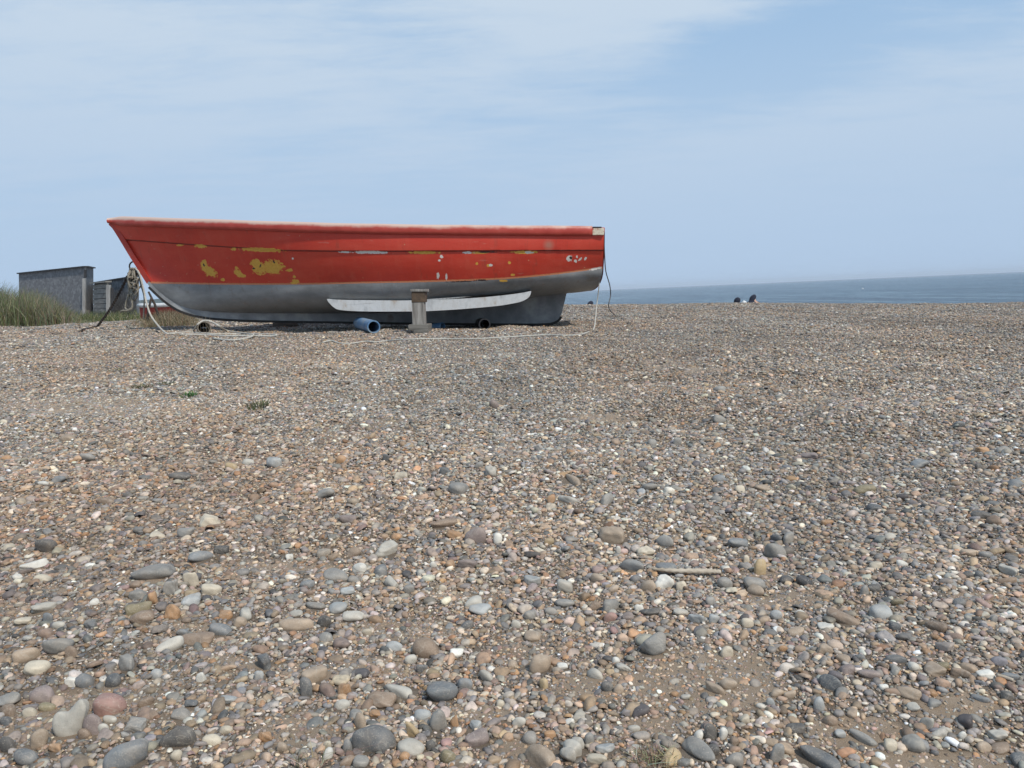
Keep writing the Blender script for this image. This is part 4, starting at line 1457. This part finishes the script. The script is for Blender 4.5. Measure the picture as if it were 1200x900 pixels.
tag(rope('rope_bundle', bund, .0095, m_rope2), 'knotted tangle of grey-tan ropes hanging from the bow ring', 'rope')
# anchor chain
pa = nearbow(153.5, 316, 0)
pb = G_(113.5, 384.2)
cp = []
for i in range(40):
    t = i / 39
    p = pa.lerp(pb, t)
    p.z -= .05 * math.sin(math.pi * t)
    cp.append(p)
cp += [G_(110, 385), G_(104, 386.5), G_(98, 388), G_(94, 389)]
cp = smooth_path(cp, 2)
# resample at link pitch
S_ = [0]
for i in range(1, len(cp)): S_.append(S_[-1] + (cp[i] - cp[i - 1]).length)
V, Fc = [], []
pitch_, i_, s_ = .052, 0, 0
kk = 0
while s_ < S_[-1]:
    while i_ < len(S_) - 2 and S_[i_ + 1] < s_: i_ += 1
    u = (s_ - S_[i_]) / max(S_[i_ + 1] - S_[i_], 1e-6)
    c = cp[i_].lerp(cp[i_ + 1], u)
    t = (cp[i_ + 1] - cp[i_]).normalized()
    sa = t.cross(Vector((0, 1, 0))).normalized(); sb = t.cross(sa)
    side = sa if kk % 2 else sb
    ring = [c + t * (.034 * math.cos(a)) + side * (.018 * math.sin(a)) for a in np.linspace(0, 2 * math.pi, 11)]
    v, f = tube(ring, .0065, 5, cap=False)
    o = len(V); V += v; Fc += [tuple(q + o for q in ff) for ff in f]
    s_ += pitch_; kk += 1
tag(make('anchor_chain', V, Fc, m_chain), 'dark rusty chain running from the bow ring down to the shingle', 'chain')

# ------------------------------------------------------------------ distant boat with white gunwale behind the bow
b2 = empty('dinghy')
Y2 = 17.0
m_red2 = noisy('dull_red_hull', [(.3, (.30, .035, .03)), (.7, (.42, .07, .055))], 6, .6)
m_wh2 = noisy('dirty_white_gunwale', [(.3, (.5, .5, .49)), (.7, (.72, .72, .70))], 9, .6)
base2 = atY(232, 380, Y2)
b2.location = (base2.x, Y2, hgt(base2.x, Y2))
b2.rotation_euler = (0, -math.radians(2.5), 0)
L2, Bm2 = 3.4, .62
hv2, hf2 = [], []
n_ = 24; m_ = 9
gtop = atY(232, 357, Y2).z - b2.location.z
for i in range(n_ + 1):
    t = i / n_
    x = (t - .36) * L2
    bw = Bm2 * (math.sin(min(1, t / .5) * math.pi / 2) ** .6 if t < .5 else 1 - .25 * ((t - .5) / .5) ** 2)
    bw = max(bw, .02)
    sh2 = gtop + .07 * (2 * t - 1) ** 2
    for j in range(m_):
        a = math.pi * j / (m_ - 1)
        hv2.append((x, -math.cos(a) * bw, sh2 - math.sin(a) ** .7 * (sh2 - .02)))
for i in range(n_):
    for j in range(m_ - 1):
        p = i * m_ + j
        hf2.append((p, p + 1, p + m_ + 1, p + m_))
hf2.append(tuple(n_ * m_ + j for j in range(m_)))
make('hull', hv2, hf2, m_red2, b2)
for s in (-1, 1):
    pth = []
    for i in range(n_ + 1):
        v = hv2[i * m_ + (0 if s < 0 else m_ - 1)]
        pth.append(Vector((v[0], v[1] + s * .01, v[2] + .02)))
    v, f = tube(pth, .045, 8)
    make('gunwale', v, f, m_wh2, b2)
bm = bmesh.new()
box_bm(bm, (.3, 0, gtop - .08), (.25, 1.1, .04))
bm_obj('thwart', bm, m_wh2, b2)
tag(b2, 'small red dinghy with white gunwale lying behind the bow and weeds', 'boat')

# leaning dark poles behind the bow
for i, (x0, y0, x1, y1, lab) in enumerate(((174, 342, 189, 372, 'thin dark pole leaning right, behind the hanging bow ropes'),
                                          (177, 350, 171, 376, 'thin dark stake standing just left of the leaning pole'))):
    Yk = 12.5
    v, f = tube([atY(x0, y0, Yk), atY((x0 + x1) / 2, (y0 + y1) / 2, Yk + .1), Vector((atY(x1, y1, Yk).x, Yk, hgt(atY(x1, y1, Yk).x, Yk) - .05))], [.016, .02, .022], 7)
    tag(make('wooden_stake', v, f, m_chain), lab, 'stake')

# ------------------------------------------------------------------ sheds on the left
def wallmat(name, a, b, c, scale=30):
    m = mat(name, rough=.92)
    k = N(m)
    v_ = k.n('ShaderNodeTexVoronoi', Vector=k.obj(), Scale=float(scale))
    cc = k.ramp(k.n('ShaderNodeSeparateColor', Color=v_.outputs['Color']).outputs[0], [(0, a), (.5, b), (1, c)])
    cc = k.mix(k.math('MULTIPLY', k.noise(2.2, k.obj(), 6), .6), cc, a)
    k.base(cc)
    k.bump(k.math('SUBTRACT', 1.0, v_.outputs['Distance']), .35, .015)
    return m


m_flint = wallmat('grey_flint_wall', (.13, .132, .138), (.17, .174, .182), (.25, .253, .258), 11)
m_flint2 = wallmat('grey_flint_end_wall', (.11, .112, .118), (.18, .182, .185), (.30, .30, .30), 11)
m_board = noisy('weathered_shed_boards', [(.3, (.12, .115, .105)), (.55, (.22, .21, .19)), (.8, (.33, .31, .28))], 5, .9, stretch=(.3, 1, 4))
m_dark = noisy('tarred_edge_gap_shade', [(.3, (.02, .02, .022)), (.7, (.05, .05, .052))], 7, .8)
m_pale = noisy('pale_bleached_post', [(.3, (.19, .187, .18)), (.7, (.36, .355, .34))], 7, .8, stretch=(3, 3, .4))


def lean(root, ztop):
    """the old huts lean a little: their feet stand left of their tops"""
    for ch in root.children:
        for v in ch.data.vertices:
            v.co.x -= (ztop - v.co.z) * .105


def prism(name, corners, m, parent, inset=None):
    """corners: list of (x, y, ztop) plan corners, in order; walls down to the ground"""
    bm = bmesh.new()
    lo = []
    for x, y, z in corners:
        lo.append(bm.verts.new((x - parent.location.x, y - parent.location.y, hgt(x, y) - .2 - parent.location.z)))
    hi = [bm.verts.new((x - parent.location.x, y - parent.location.y, z - parent.location.z)) for x, y, z in corners]
    n = len(corners)
    for i in range(n):
        j = (i + 1) % n
        bm.faces.new((lo[i], lo[j], hi[j], hi[i]))
    bm.faces.new(hi); bm.faces.new(lo[::-1])
    bmesh.ops.recalc_face_normals(bm, faces=bm.faces)
    return bm_obj(name, bm, m, parent)


def C_at(px, py, Y):
    p = atY(px, py, Y)
    return (p.x, p.y, p.z)


# first: long mono-pitch hut, wall facing us plus its end wall
sA = C_at(22, 321, 31); sB = C_at(100.5, 313, 28.5); sC = C_at(109.3, 314.6, 30.5)
sD = (sA[0] + sC[0] - sB[0], sA[1] + sC[1] - sB[1], sA[2] + sC[2] - sB[2])
shed = empty('flint_hut', (sB[0], sB[1], hgt(sB[0], sB[1])))
tag(shed, 'long low grey flint hut with flat dark roof edge behind the marram grass', 'hut')
prism('wall', [sA, sB, sC, sD], m_flint, shed)


def edgebar(name, p, q, w_, h_, m, parent, up=0.0):
    p = Vector(p); q = Vector(q)
    d = q - p
    bm = bmesh.new()
    r = d.to_track_quat('X', 'Z').to_euler()
    box_bm(bm, (p + q) / 2 + Vector((0, 0, up)) - parent.location, (d.length + .0, w_, h_), r)
    return bm_obj(name, bm, m, parent)


edgebar('roof_edge', sA, sB, .16, .045, m_dark, shed, .02)
edgebar('roof_edge', sB, sC, .16, .045, m_dark, shed, .02)
pA = C_at(100.5, 316, 28.4); pB = C_at(100.5, 325.5, 28.4)
bm = bmesh.new()
box_bm(bm, Vector(((pA[0] + pB[0]) / 2, 28.42, (pA[2] + pB[2]) / 2)) - shed.location, (.07, .06, pA[2] - pB[2]))
bm_obj('gap_shade_bar', bm, m_dark, shed)  # solid dark bar painted as the shade of the corner gap
pB2 = C_at(102, 376, 28.3); pA2 = C_at(101.6, 326, 28.3)
bm = bmesh.new()
box_bm(bm, Vector(((pA2[0] + pB2[0]) / 2, 28.35, (pA2[2] + pB2[2]) / 2)) - shed.location, (.11, .08, pA2[2] - pB2[2]))
bm_obj('corner_post', bm, m_pale, shed, bevel=.008)
bm = bmesh.new()
pp = C_at(107, 363, 28.6)
box_bm(bm, Vector((pp[0], 28.5, pp[2] - .18)) - shed.location, (.2, .2, .36))
bm_obj('door_step', bm, m_board, shed)

lean(shed, sB[2] - shed.location.z)

# second: lower building with boarded front and flint side
tA = C_at(110, 333, 26.5); tB = C_at(127, 331.5, 25.6); tC = C_at(131, 333, 27.5)
hut = empty('boarded_lean_to', (tB[0], tB[1], hgt(tB[0], tB[1])))
tag(hut, 'small lean-to of grey horizontal boards with a bleached corner post', 'lean-to')
tD = (tA[0] + tC[0] - tB[0], tA[1] + tC[1] - tB[1], tA[2])
prism('wall', [tA, tB, tC, tD], m_dark, hut)
v0 = Vector(tA); v1 = Vector(tB)
for i in range(8):
    zt = min(v0.z, v1.z) - .035 - i * .165
    p = Vector((v0.x, v0.y - .03, zt - .05)); q = Vector((v1.x, v1.y - .03, zt - .05))
    d = q - p
    bm = bmesh.new()
    box_bm(bm, (p + q) / 2 - hut.location, (d.length, .03, .145), d.to_track_quat('X', 'Z').to_euler(), .006)
    bm_obj('board', bm, m_board, hut)
edgebar('roof_edge', Vector(tA) + Vector((-.03, -.03, .02)), Vector(tB) + Vector((.02, -.03, .02)), .2, .05, m_board, hut, .02)
for (px, wd, m_, top, bot) in ((128.6, .13, m_pale, 334, 372), (132.6, .06, m_dark, 337, 364)):
    a_ = C_at(px, top, 25.4); b_ = C_at(px, bot, 25.4)
    bm = bmesh.new()
    box_bm(bm, Vector(((a_[0] + b_[0]) / 2, 25.45, (a_[2] + b_[2]) / 2)) - hut.location, (wd, .08, a_[2] - b_[2]))
    bm_obj('corner_post', bm, m_, hut, bevel=.008)
lean(hut, tB[2] - hut.location.z)
uA = C_at(111, 332, 29.5); uB = C_at(160, 324.2, 27.2); uC = C_at(163, 326, 29.0)
uD = (uA[0] + uC[0] - uB[0], uA[1] + uC[1] - uB[1], uA[2] + uC[2] - uB[2])
hut2 = empty('roughcast_shed', (uB[0], uB[1], hgt(uB[0], uB[1])))
tag(hut2, 'grey roughcast shed with sloping top behind the bow ropes', 'shed')
prism('wall', [uA, uB, uC, uD], m_flint2, hut2)
edgebar('roof_edge', uA, uB, .14, .045, m_dark, hut2, .02)

lean(hut2, uB[2] - hut2.location.z)

# ------------------------------------------------------------------ grasses and weeds
def blades(name, specs, m):
    """specs: (x, y, z, height, lean dx, dy, width, colour)"""
    V, T, Cc = [], [], []
    for (x, y, z, h, lx, ly, wd, col) in specs:
        a = random.uniform(0, math.pi)
        wx, wy = math.cos(a) * wd / 2, math.sin(a) * wd / 2
        o = len(V)
        for s, wf in ((0, 1), (.4, .85), (.75, .55), (1, .08)):
            cx, cy = x + lx * s * s, y + ly * s * s
            cz = z + h * (s - .22 * s * s * (abs(lx) + abs(ly)) / max(h, .01))
            V += [(cx - wx * wf, cy - wy * wf, cz), (cx + wx * wf, cy + wy * wf, cz)]
            Cc += [col, col]
        for q in range(3):
            b = o + q * 2
            T += [(b, b + 1, b + 3), (b, b + 3, b + 2)]
    return big_mesh(name, np.array(V), np.array(T), m, np.array(Cc))


m_gr = mat('grass_blades', rough=.75)
k = N(m_gr)
k.base(k.attr('scol'))
tr = k.n('ShaderNodeBsdfTranslucent')
k.link(k.attr('scol'), tr.inputs['Color'])
ms_ = k.n('ShaderNodeMixShader')
ms_.inputs[0].default_value = .25
k.link(k.b.outputs[0], ms_.inputs[1]); k.link(tr.outputs[0], ms_.inputs[2])
k.link(ms_.outputs[0], [n for n in k.t.nodes if n.type == 'OUTPUT_MATERIAL'][0].inputs[0])

GC = [(.10, .12, .05), (.16, .17, .085), (.23, .22, .13), (.31, .28, .18), (.42, .37, .26), (.08, .10, .045)]
topline = pl([(-400, 310), (-200, 316), (-60, 312), (0, 319), (15, 324), (30, 327), (50, 333), (65, 342), (80, 353), (92, 365), (104, 374)])
sp = []
for i in range(15000):
    px = random.uniform(-330, 106) if random.random() < .4 else random.uniform(-15, 106)
    Yg = random.uniform(15.5, 20.5)
    if px > 60 and Yg > 18 - (px - 60) * .03: Yg = random.uniform(15.5, 17.5)
    p = atY(px, 377, Yg)
    z = hgt(p.x, Yg)
    clump = float(vnoise(p.x * 2.2, Yg * 2.2, 31))
    if clump < .25: continue
    top = atY(px, topline(px) + random.uniform(-3, 10) + (1 - clump) * 10, Yg).z
    h = max(.10, (top - z)) * random.uniform(.55, 1.0)
    c = GC[int(np.clip(random.gauss(1.9 + (px > 40) * 1.0, 1.2), 0, 5))]
    c = tuple(v * random.uniform(.75, 1.2) for v in c)
    sp.append((p.x, Yg, z - .02, h, random.gauss(.08, .24) * h * 1.6, random.gauss(0, .14) * h, random.uniform(.007, .013), c))
tag(blades('marram_grass', sp, m_gr), 'tall green and straw-coloured marram grass at the left edge', 'grass', kind='stuff')

sp = []
for i in range(4200):        # dry weeds under and behind the bow
    px = random.gauss(196, 20) if random.random() < .8 else random.uniform(148, 232)
    if px < 146 or px > 236: continue
    Yg = random.uniform(10.8, 15.5)
    p = atY(px, 376, Yg)
    z = hgt(p.x, Yg)
    h = random.uniform(.05, .26) * math.exp(-((px - 198) / 34) ** 2) + .02
    c = random.choice([(.20, .14, .08), (.28, .21, .13), (.14, .09, .055), (.33, .27, .18), (.10, .10, .04), (.18, .17, .09)])
    sp.append((p.x, Yg, z - .01, h, random.gauss(0, .6) * h, random.gauss(0, .4) * h, random.uniform(.005, .010), c))
for i in range(10):        # a few tall dry stalks
    px = random.uniform(222, 246)
    p = atY(px, 376, 8.9); z = hgt(p.x, 8.9)
    sp.append((p.x, 8.9, z, random.uniform(.15, .33), random.gauss(-.03, .04), 0, .003, (.30, .26, .19)))
tag(blades('dry_weeds', sp, m_gr), 'low dry brown weeds and stalks below the bow', 'weeds', kind='stuff')
sp = []
for i in range(1500):        # greener weeds in front of the sheds
    px = random.uniform(88, 172)
    Yg = random.uniform(17, 22)
    p = atY(px, 372, Yg); z = hgt(p.x, Yg)
    if float(vnoise(p.x * 1.6, Yg * 1.6, 41)) < .42: continue
    h = random.uniform(.08, .32)
    c = random.choice([(.09, .12, .04), (.14, .15, .06), (.22, .20, .11), (.06, .09, .03)])
    sp.append((p.x, Yg, z - .01, h, random.gauss(0, .35) * h, random.gauss(0, .3) * h, random.uniform(.010, .018), c))
tag(blades('green_weeds', sp, m_gr), 'green weeds growing along the foot of the sheds', 'weeds', kind='stuff')

# small plants on the open shingle
for (px, py, wpx, hpx, cols, lab) in (
        (168, 455, 22, 6, [(.07, .075, .035), (.12, .10, .06)], 'dark olive mat plant, leftmost of the small plants on open shingle'),
        (195, 450.5, 15, 4, [(.06, .085, .035), (.10, .10, .05)], 'thin faint green plant between the olive mat and the bright green one'),
        (221, 464.5, 17, 6, [(.035, .09, .025), (.05, .12, .035)], 'brightest green low leafy plant on the shingle'),
        (303, 478, 22, 11, [(.10, .10, .045), (.16, .14, .08), (.06, .07, .03)], 'tufted olive-brown plant, rightmost on the open shingle'),
        (135, 435.5, 14, 3, [(.08, .085, .04), (.12, .11, .06)], 'tiny dull plant farthest out on the shingle left of the boat')):
    g = ground_at(px, py)
    D = -(CMI @ g).z
    R = wpx / 2 * D / F; H = hpx * D / F
    sp = []
    for i in range(85):
        a = random.uniform(0, 6.28); r = R * math.sqrt(random.random())
        x, y_ = g.x + math.cos(a) * r, g.y + math.sin(a) * r * 1.4
        c = tuple(v * random.uniform(1.1, 1.7) for v in random.choice(cols))
        sp.append((x - g.x, y_ - g.y, hgt(x, y_) - g.z, H * random.uniform(.4, 1), math.cos(a) * H * random.uniform(.1, .8), math.sin(a) * H * .5, random.uniform(.004, .008), c))
    o = blades('shingle_plant', sp, m_gr)
    o.location = g
    tag(o, lab, 'plant', 'small plants on the open shingle')

# dried tufts at the bottom
for (px, py, wpx, hpx, n_, lab) in ((765, 893, 56, 22, 230, 'withered straw-coloured tuft between stones at the bottom'),
                                    (362, 902, 34, 32, 26, 'few pale straw stalks poking up at the bottom edge')):
    g = ground_at(px, py)
    D = -(CMI @ g).z
    R = wpx / 2 * D / F; H = hpx * D / F
    sp = []
    for i in range(n_):
        a = random.uniform(0, 6.28); r = R * math.sqrt(random.random())
        x, y_ = g.x + math.cos(a) * r, g.y + math.sin(a) * r * .8
        c = tuple(v * random.uniform(.7, 1.15) for v in random.choice([(.34, .27, .17), (.22, .16, .10), (.48, .40, .28)]))
        hh = H * random.uniform(.3, 1.1)
        sp.append((x - g.x, y_ - g.y, hgt(x, y_) - g.z, hh, random.gauss(0, .8) * hh, random.gauss(0, .5) * hh, random.uniform(.0009, .0022), c))
    o = blades('dry_tuft', sp, m_gr)
    o.location = g
    tag(o, lab, 'dry grass')

# driftwood stick
m_drift = noisy('bleached_driftwood', [(.3, (.30, .24, .17)), (.55, (.48, .41, .32)), (.8, (.60, .53, .43))], 30, .85, stretch=(.25, 2, 2))
dp = [on_ground(x, y_, .012) for x, y_ in ((764, 673), (785, 675), (808, 675.5), (832, 676), (845, 676.5))]
dp = smooth_path(dp, 5)
v, f = tube(dp, [.0028 + .0028 * math.sin(i / (len(dp) - 1) * 2.6) for i in range(len(dp))], 9)
for q in range(len(v)):
    v[q] = Vector((v[q].x, v[q].y, v[q].z + .0015 * math.sin(q * 1.7)))
tag(make('driftwood_stick', v, f, m_drift), 'bleached flat driftwood stick lying among the pebbles', 'driftwood')
dp = [on_ground(x, y_, .008) for x, y_ in ((1168, 797), (1175, 798.5), (1182, 801), (1187, 803))]
v, f = tube(smooth_path(dp, 4), .0025, 7)
tag(make('straw_twig', v, f, m_drift), 'short pale twig lying right of the white triangular stone', 'twig')

# ------------------------------------------------------------------ people sitting beyond the crest
m_navy = noisy('navy_clothing', [(.3, (.008, .010, .02)), (.7, (.02, .025, .045))], 8, .9)
m_skin = mat('skin', (.45, .27, .19), .6)
m_hair = noisy('dark_hair', [(.3, (.012, .009, .007)), (.7, (.03, .022, .016))], 40, .7)


def skin_obj(name, pts, edges, radii, m, parent, sub=2, root=0):
    me = bpy.data.meshes.new(name)
    me.from_pydata([tuple(p) for p in pts], edges, [])
    o = bpy.data.objects.new(name, me)
    COL.objects.link(o)
    o.parent = parent
    o.modifiers.new('skin', 'SKIN')
    sv_ = me.skin_vertices[0].data
    for i, r in enumerate(radii):
        sv_[i].radius = (r, r) if not isinstance(r, tuple) else r
        sv_[i].use_root = (i == root)
    s = o.modifiers.new('sub', 'SUBSURF'); s.levels = sub; s.render_levels = sub
    me.materials.append(m)
    return o


def sitter(loc_, face, lean, label):
    """person sitting on the shingle, knees drawn up, looking along +y before rotation"""
    root = empty('person', loc_, (0, 0, face))
    P = [(0, 0, .13), (0, -.02 - lean * .3, .30), (0, -.02 - lean * .8, .48), (0, .0 - lean, .60), (0, .02 - lean, .68), (0, .04 - lean, .80),
         (-.17, 0 - lean, .56), (-.24, .14 - lean * .5, .36), (-.16, .33, .34), (-.11, .41, .33),
         (.17, 0 - lean, .56), (.24, .14 - lean * .5, .36), (.16, .33, .34), (.11, .41, .33),
         (-.10, .05, .12), (-.15, .38, .46), (-.13, .62, .10), (-.13, .76, .05),
         (.10, .05, .12), (.15, .38, .46), (.13, .62, .10), (.13, .76, .05)]
    E = [(0, 1), (1, 2), (2, 3), (3, 4), (4, 5), (3, 6), (6, 7), (7, 8), (8, 9), (3, 10), (10, 11), (11, 12), (12, 13),
         (0, 14), (14, 15), (15, 16), (16, 17), (0, 18), (18, 19), (19, 20), (20, 21)]
    R = [(.16, .13), (.15, .11), (.18, .12), (.10, .09), .055, (.085, .10), .06, .045, .035, .035, .06, .045, .035, .035,
         .09, .07, .05, .04, .09, .07, .05, .04]
    skin_obj('body', P, E, R, m_skin, root)
    # jacket over the trunk and arms, trousers over the legs
    ids = [1, 2, 3, 6, 7, 8, 10, 11, 12]
    mp = {v_: i for i, v_ in enumerate(ids)}
    skin_obj('jacket', [P[i] for i in ids], [(mp[a], mp[b]) for a, b in E if a in mp and b in mp],
             [(.175, .14), (.20, .145), (.12, .11), .08, .065, .052, .08, .065, .052], m_navy, root)
    ids = [0, 14, 15, 16, 18, 19, 20]
    mp = {v_: i for i, v_ in enumerate(ids)}
    skin_obj('trousers', [P[i] for i in ids], [(mp[a], mp[b]) for a, b in E if a in mp and b in mp],
             [(.18, .15), .105, .085, .062, .105, .085, .062], m_navy, root)
    prof = [(.40, .24), (.50, .25), (.58, .235), (.63, .17), (.67, .115), (.72, .12), (.78, .132), (.84, .12), (.89, .085), (.92, .03)]
    hv3, hf3 = [], []
    ns = 18
    for (z, rr) in prof:
        for q in range(ns):
            an = 2 * math.pi * q / ns
            hv3.append((math.cos(an) * rr * (1 + .06 * math.sin(3 * an + z * 9)) + (z - .9) * .42 * max(lean, 0) * 6, math.sin(an) * rr * .78 - lean * .8, z))
    for i in range(len(prof) - 1):
        for q in range(ns):
            q2 = (q + 1) % ns
            hf3.append((i * ns + q, i * ns + q2, (i + 1) * ns + q2, (i + 1) * ns + q))
    hf3.append(tuple((len(prof) - 1) * ns + q for q in range(ns)))
    make('hood', hv3, hf3, m_navy, root)
    tag(root, label, 'person')
    return root


def put_sitter(px, py_top, face, lean, lab, want=.90):
    Y = 27.0
    while Y < 60:
        p = atY(px, py_top, Y)
        g = hgt(p.x, Y)
        if p.z - g >= want: break
        Y += .05
    return sitter((p.x, Y, g), face, lean, lab)


put_sitter(881.5, 345.6, math.radians(12), .16, 'person in dark navy clothes sitting beyond the crest, larger of the two dark shapes')
put_sitter(864.2, 348.9, math.radians(-20), .05, 'person in dark clothes sitting low beyond the crest, mostly hidden, left one')
put_sitter(691.3, 353.1, math.radians(20), .1, 'person, only a dark head showing above the crest near the stern')
# pale bag between them
p = atY(871.5, 352.2, 32.0)
V, T = ICO[3]
gz = hgt(p.x, 32.0)
zt = p.z
bagv = V * np.array((.17, .14, .5 * (zt - gz)))
bagv[:, 0] += .05 * np.sin(V[:, 2] * 3)
bag = make('beach_bag', bagv.tolist(), T.tolist(), noisy('white_cloth', [(.3, (.62, .62, .6)), (.7, (.78, .78, .76))], 8, .8))
bag.location = (p.x, 32.0, (zt + gz) / 2)
tag(bag, 'white rounded bag standing between the two people on the crest', 'bag')
# small buoy out at sea
p = atY(1011, 338.5, 1); d = p
tt = -3.85 / p.z
bz = p * tt
V, T = ICO[3]
by = make('buoy', (V * np.array((.32, .32, .22))).tolist(), T.tolist(), noisy('white_buoy', [(.3, (.7, .7, .7)), (.7, (.8, .8, .8))], 3, .4))
by.location = bz + Vector((0, 0, .1))
tag(by, 'tiny white buoy floating on the sea', 'buoy')

# ------------------------------------------------------------------ haze
mz = bpy.data.materials.new('sea_haze')
mz.use_nodes = True
t_ = mz.node_tree
t_.nodes.remove(t_.nodes['Principled BSDF'])
pv = t_.nodes.new('ShaderNodeVolumePrincipled')
pv.inputs['Color'].default_value = (.82, .90, 1.0, 1)
pv.inputs['Density'].default_value = .00015
t_.links.new(pv.outputs[0], [n for n in t_.nodes if n.type == 'OUTPUT_MATERIAL'][0].inputs['Volume'])
bm = bmesh.new()
box_bm(bm, (0, 4480, 8), (24000, 9200, 40))
hzb = bm_obj('haze', bm, mz)
tag(hzb, kind='stuff')
hzb['label'] = 'pale blue haze over the sea and the far hills'
hzb['category'] = 'haze'

scene.cycles.max_bounces = 6
scene.cycles.diffuse_bounces = 3
scene.cycles.volume_bounces = 0
scene.cycles.use_denoising = True
print('OBJECTS', len(scene.objects))
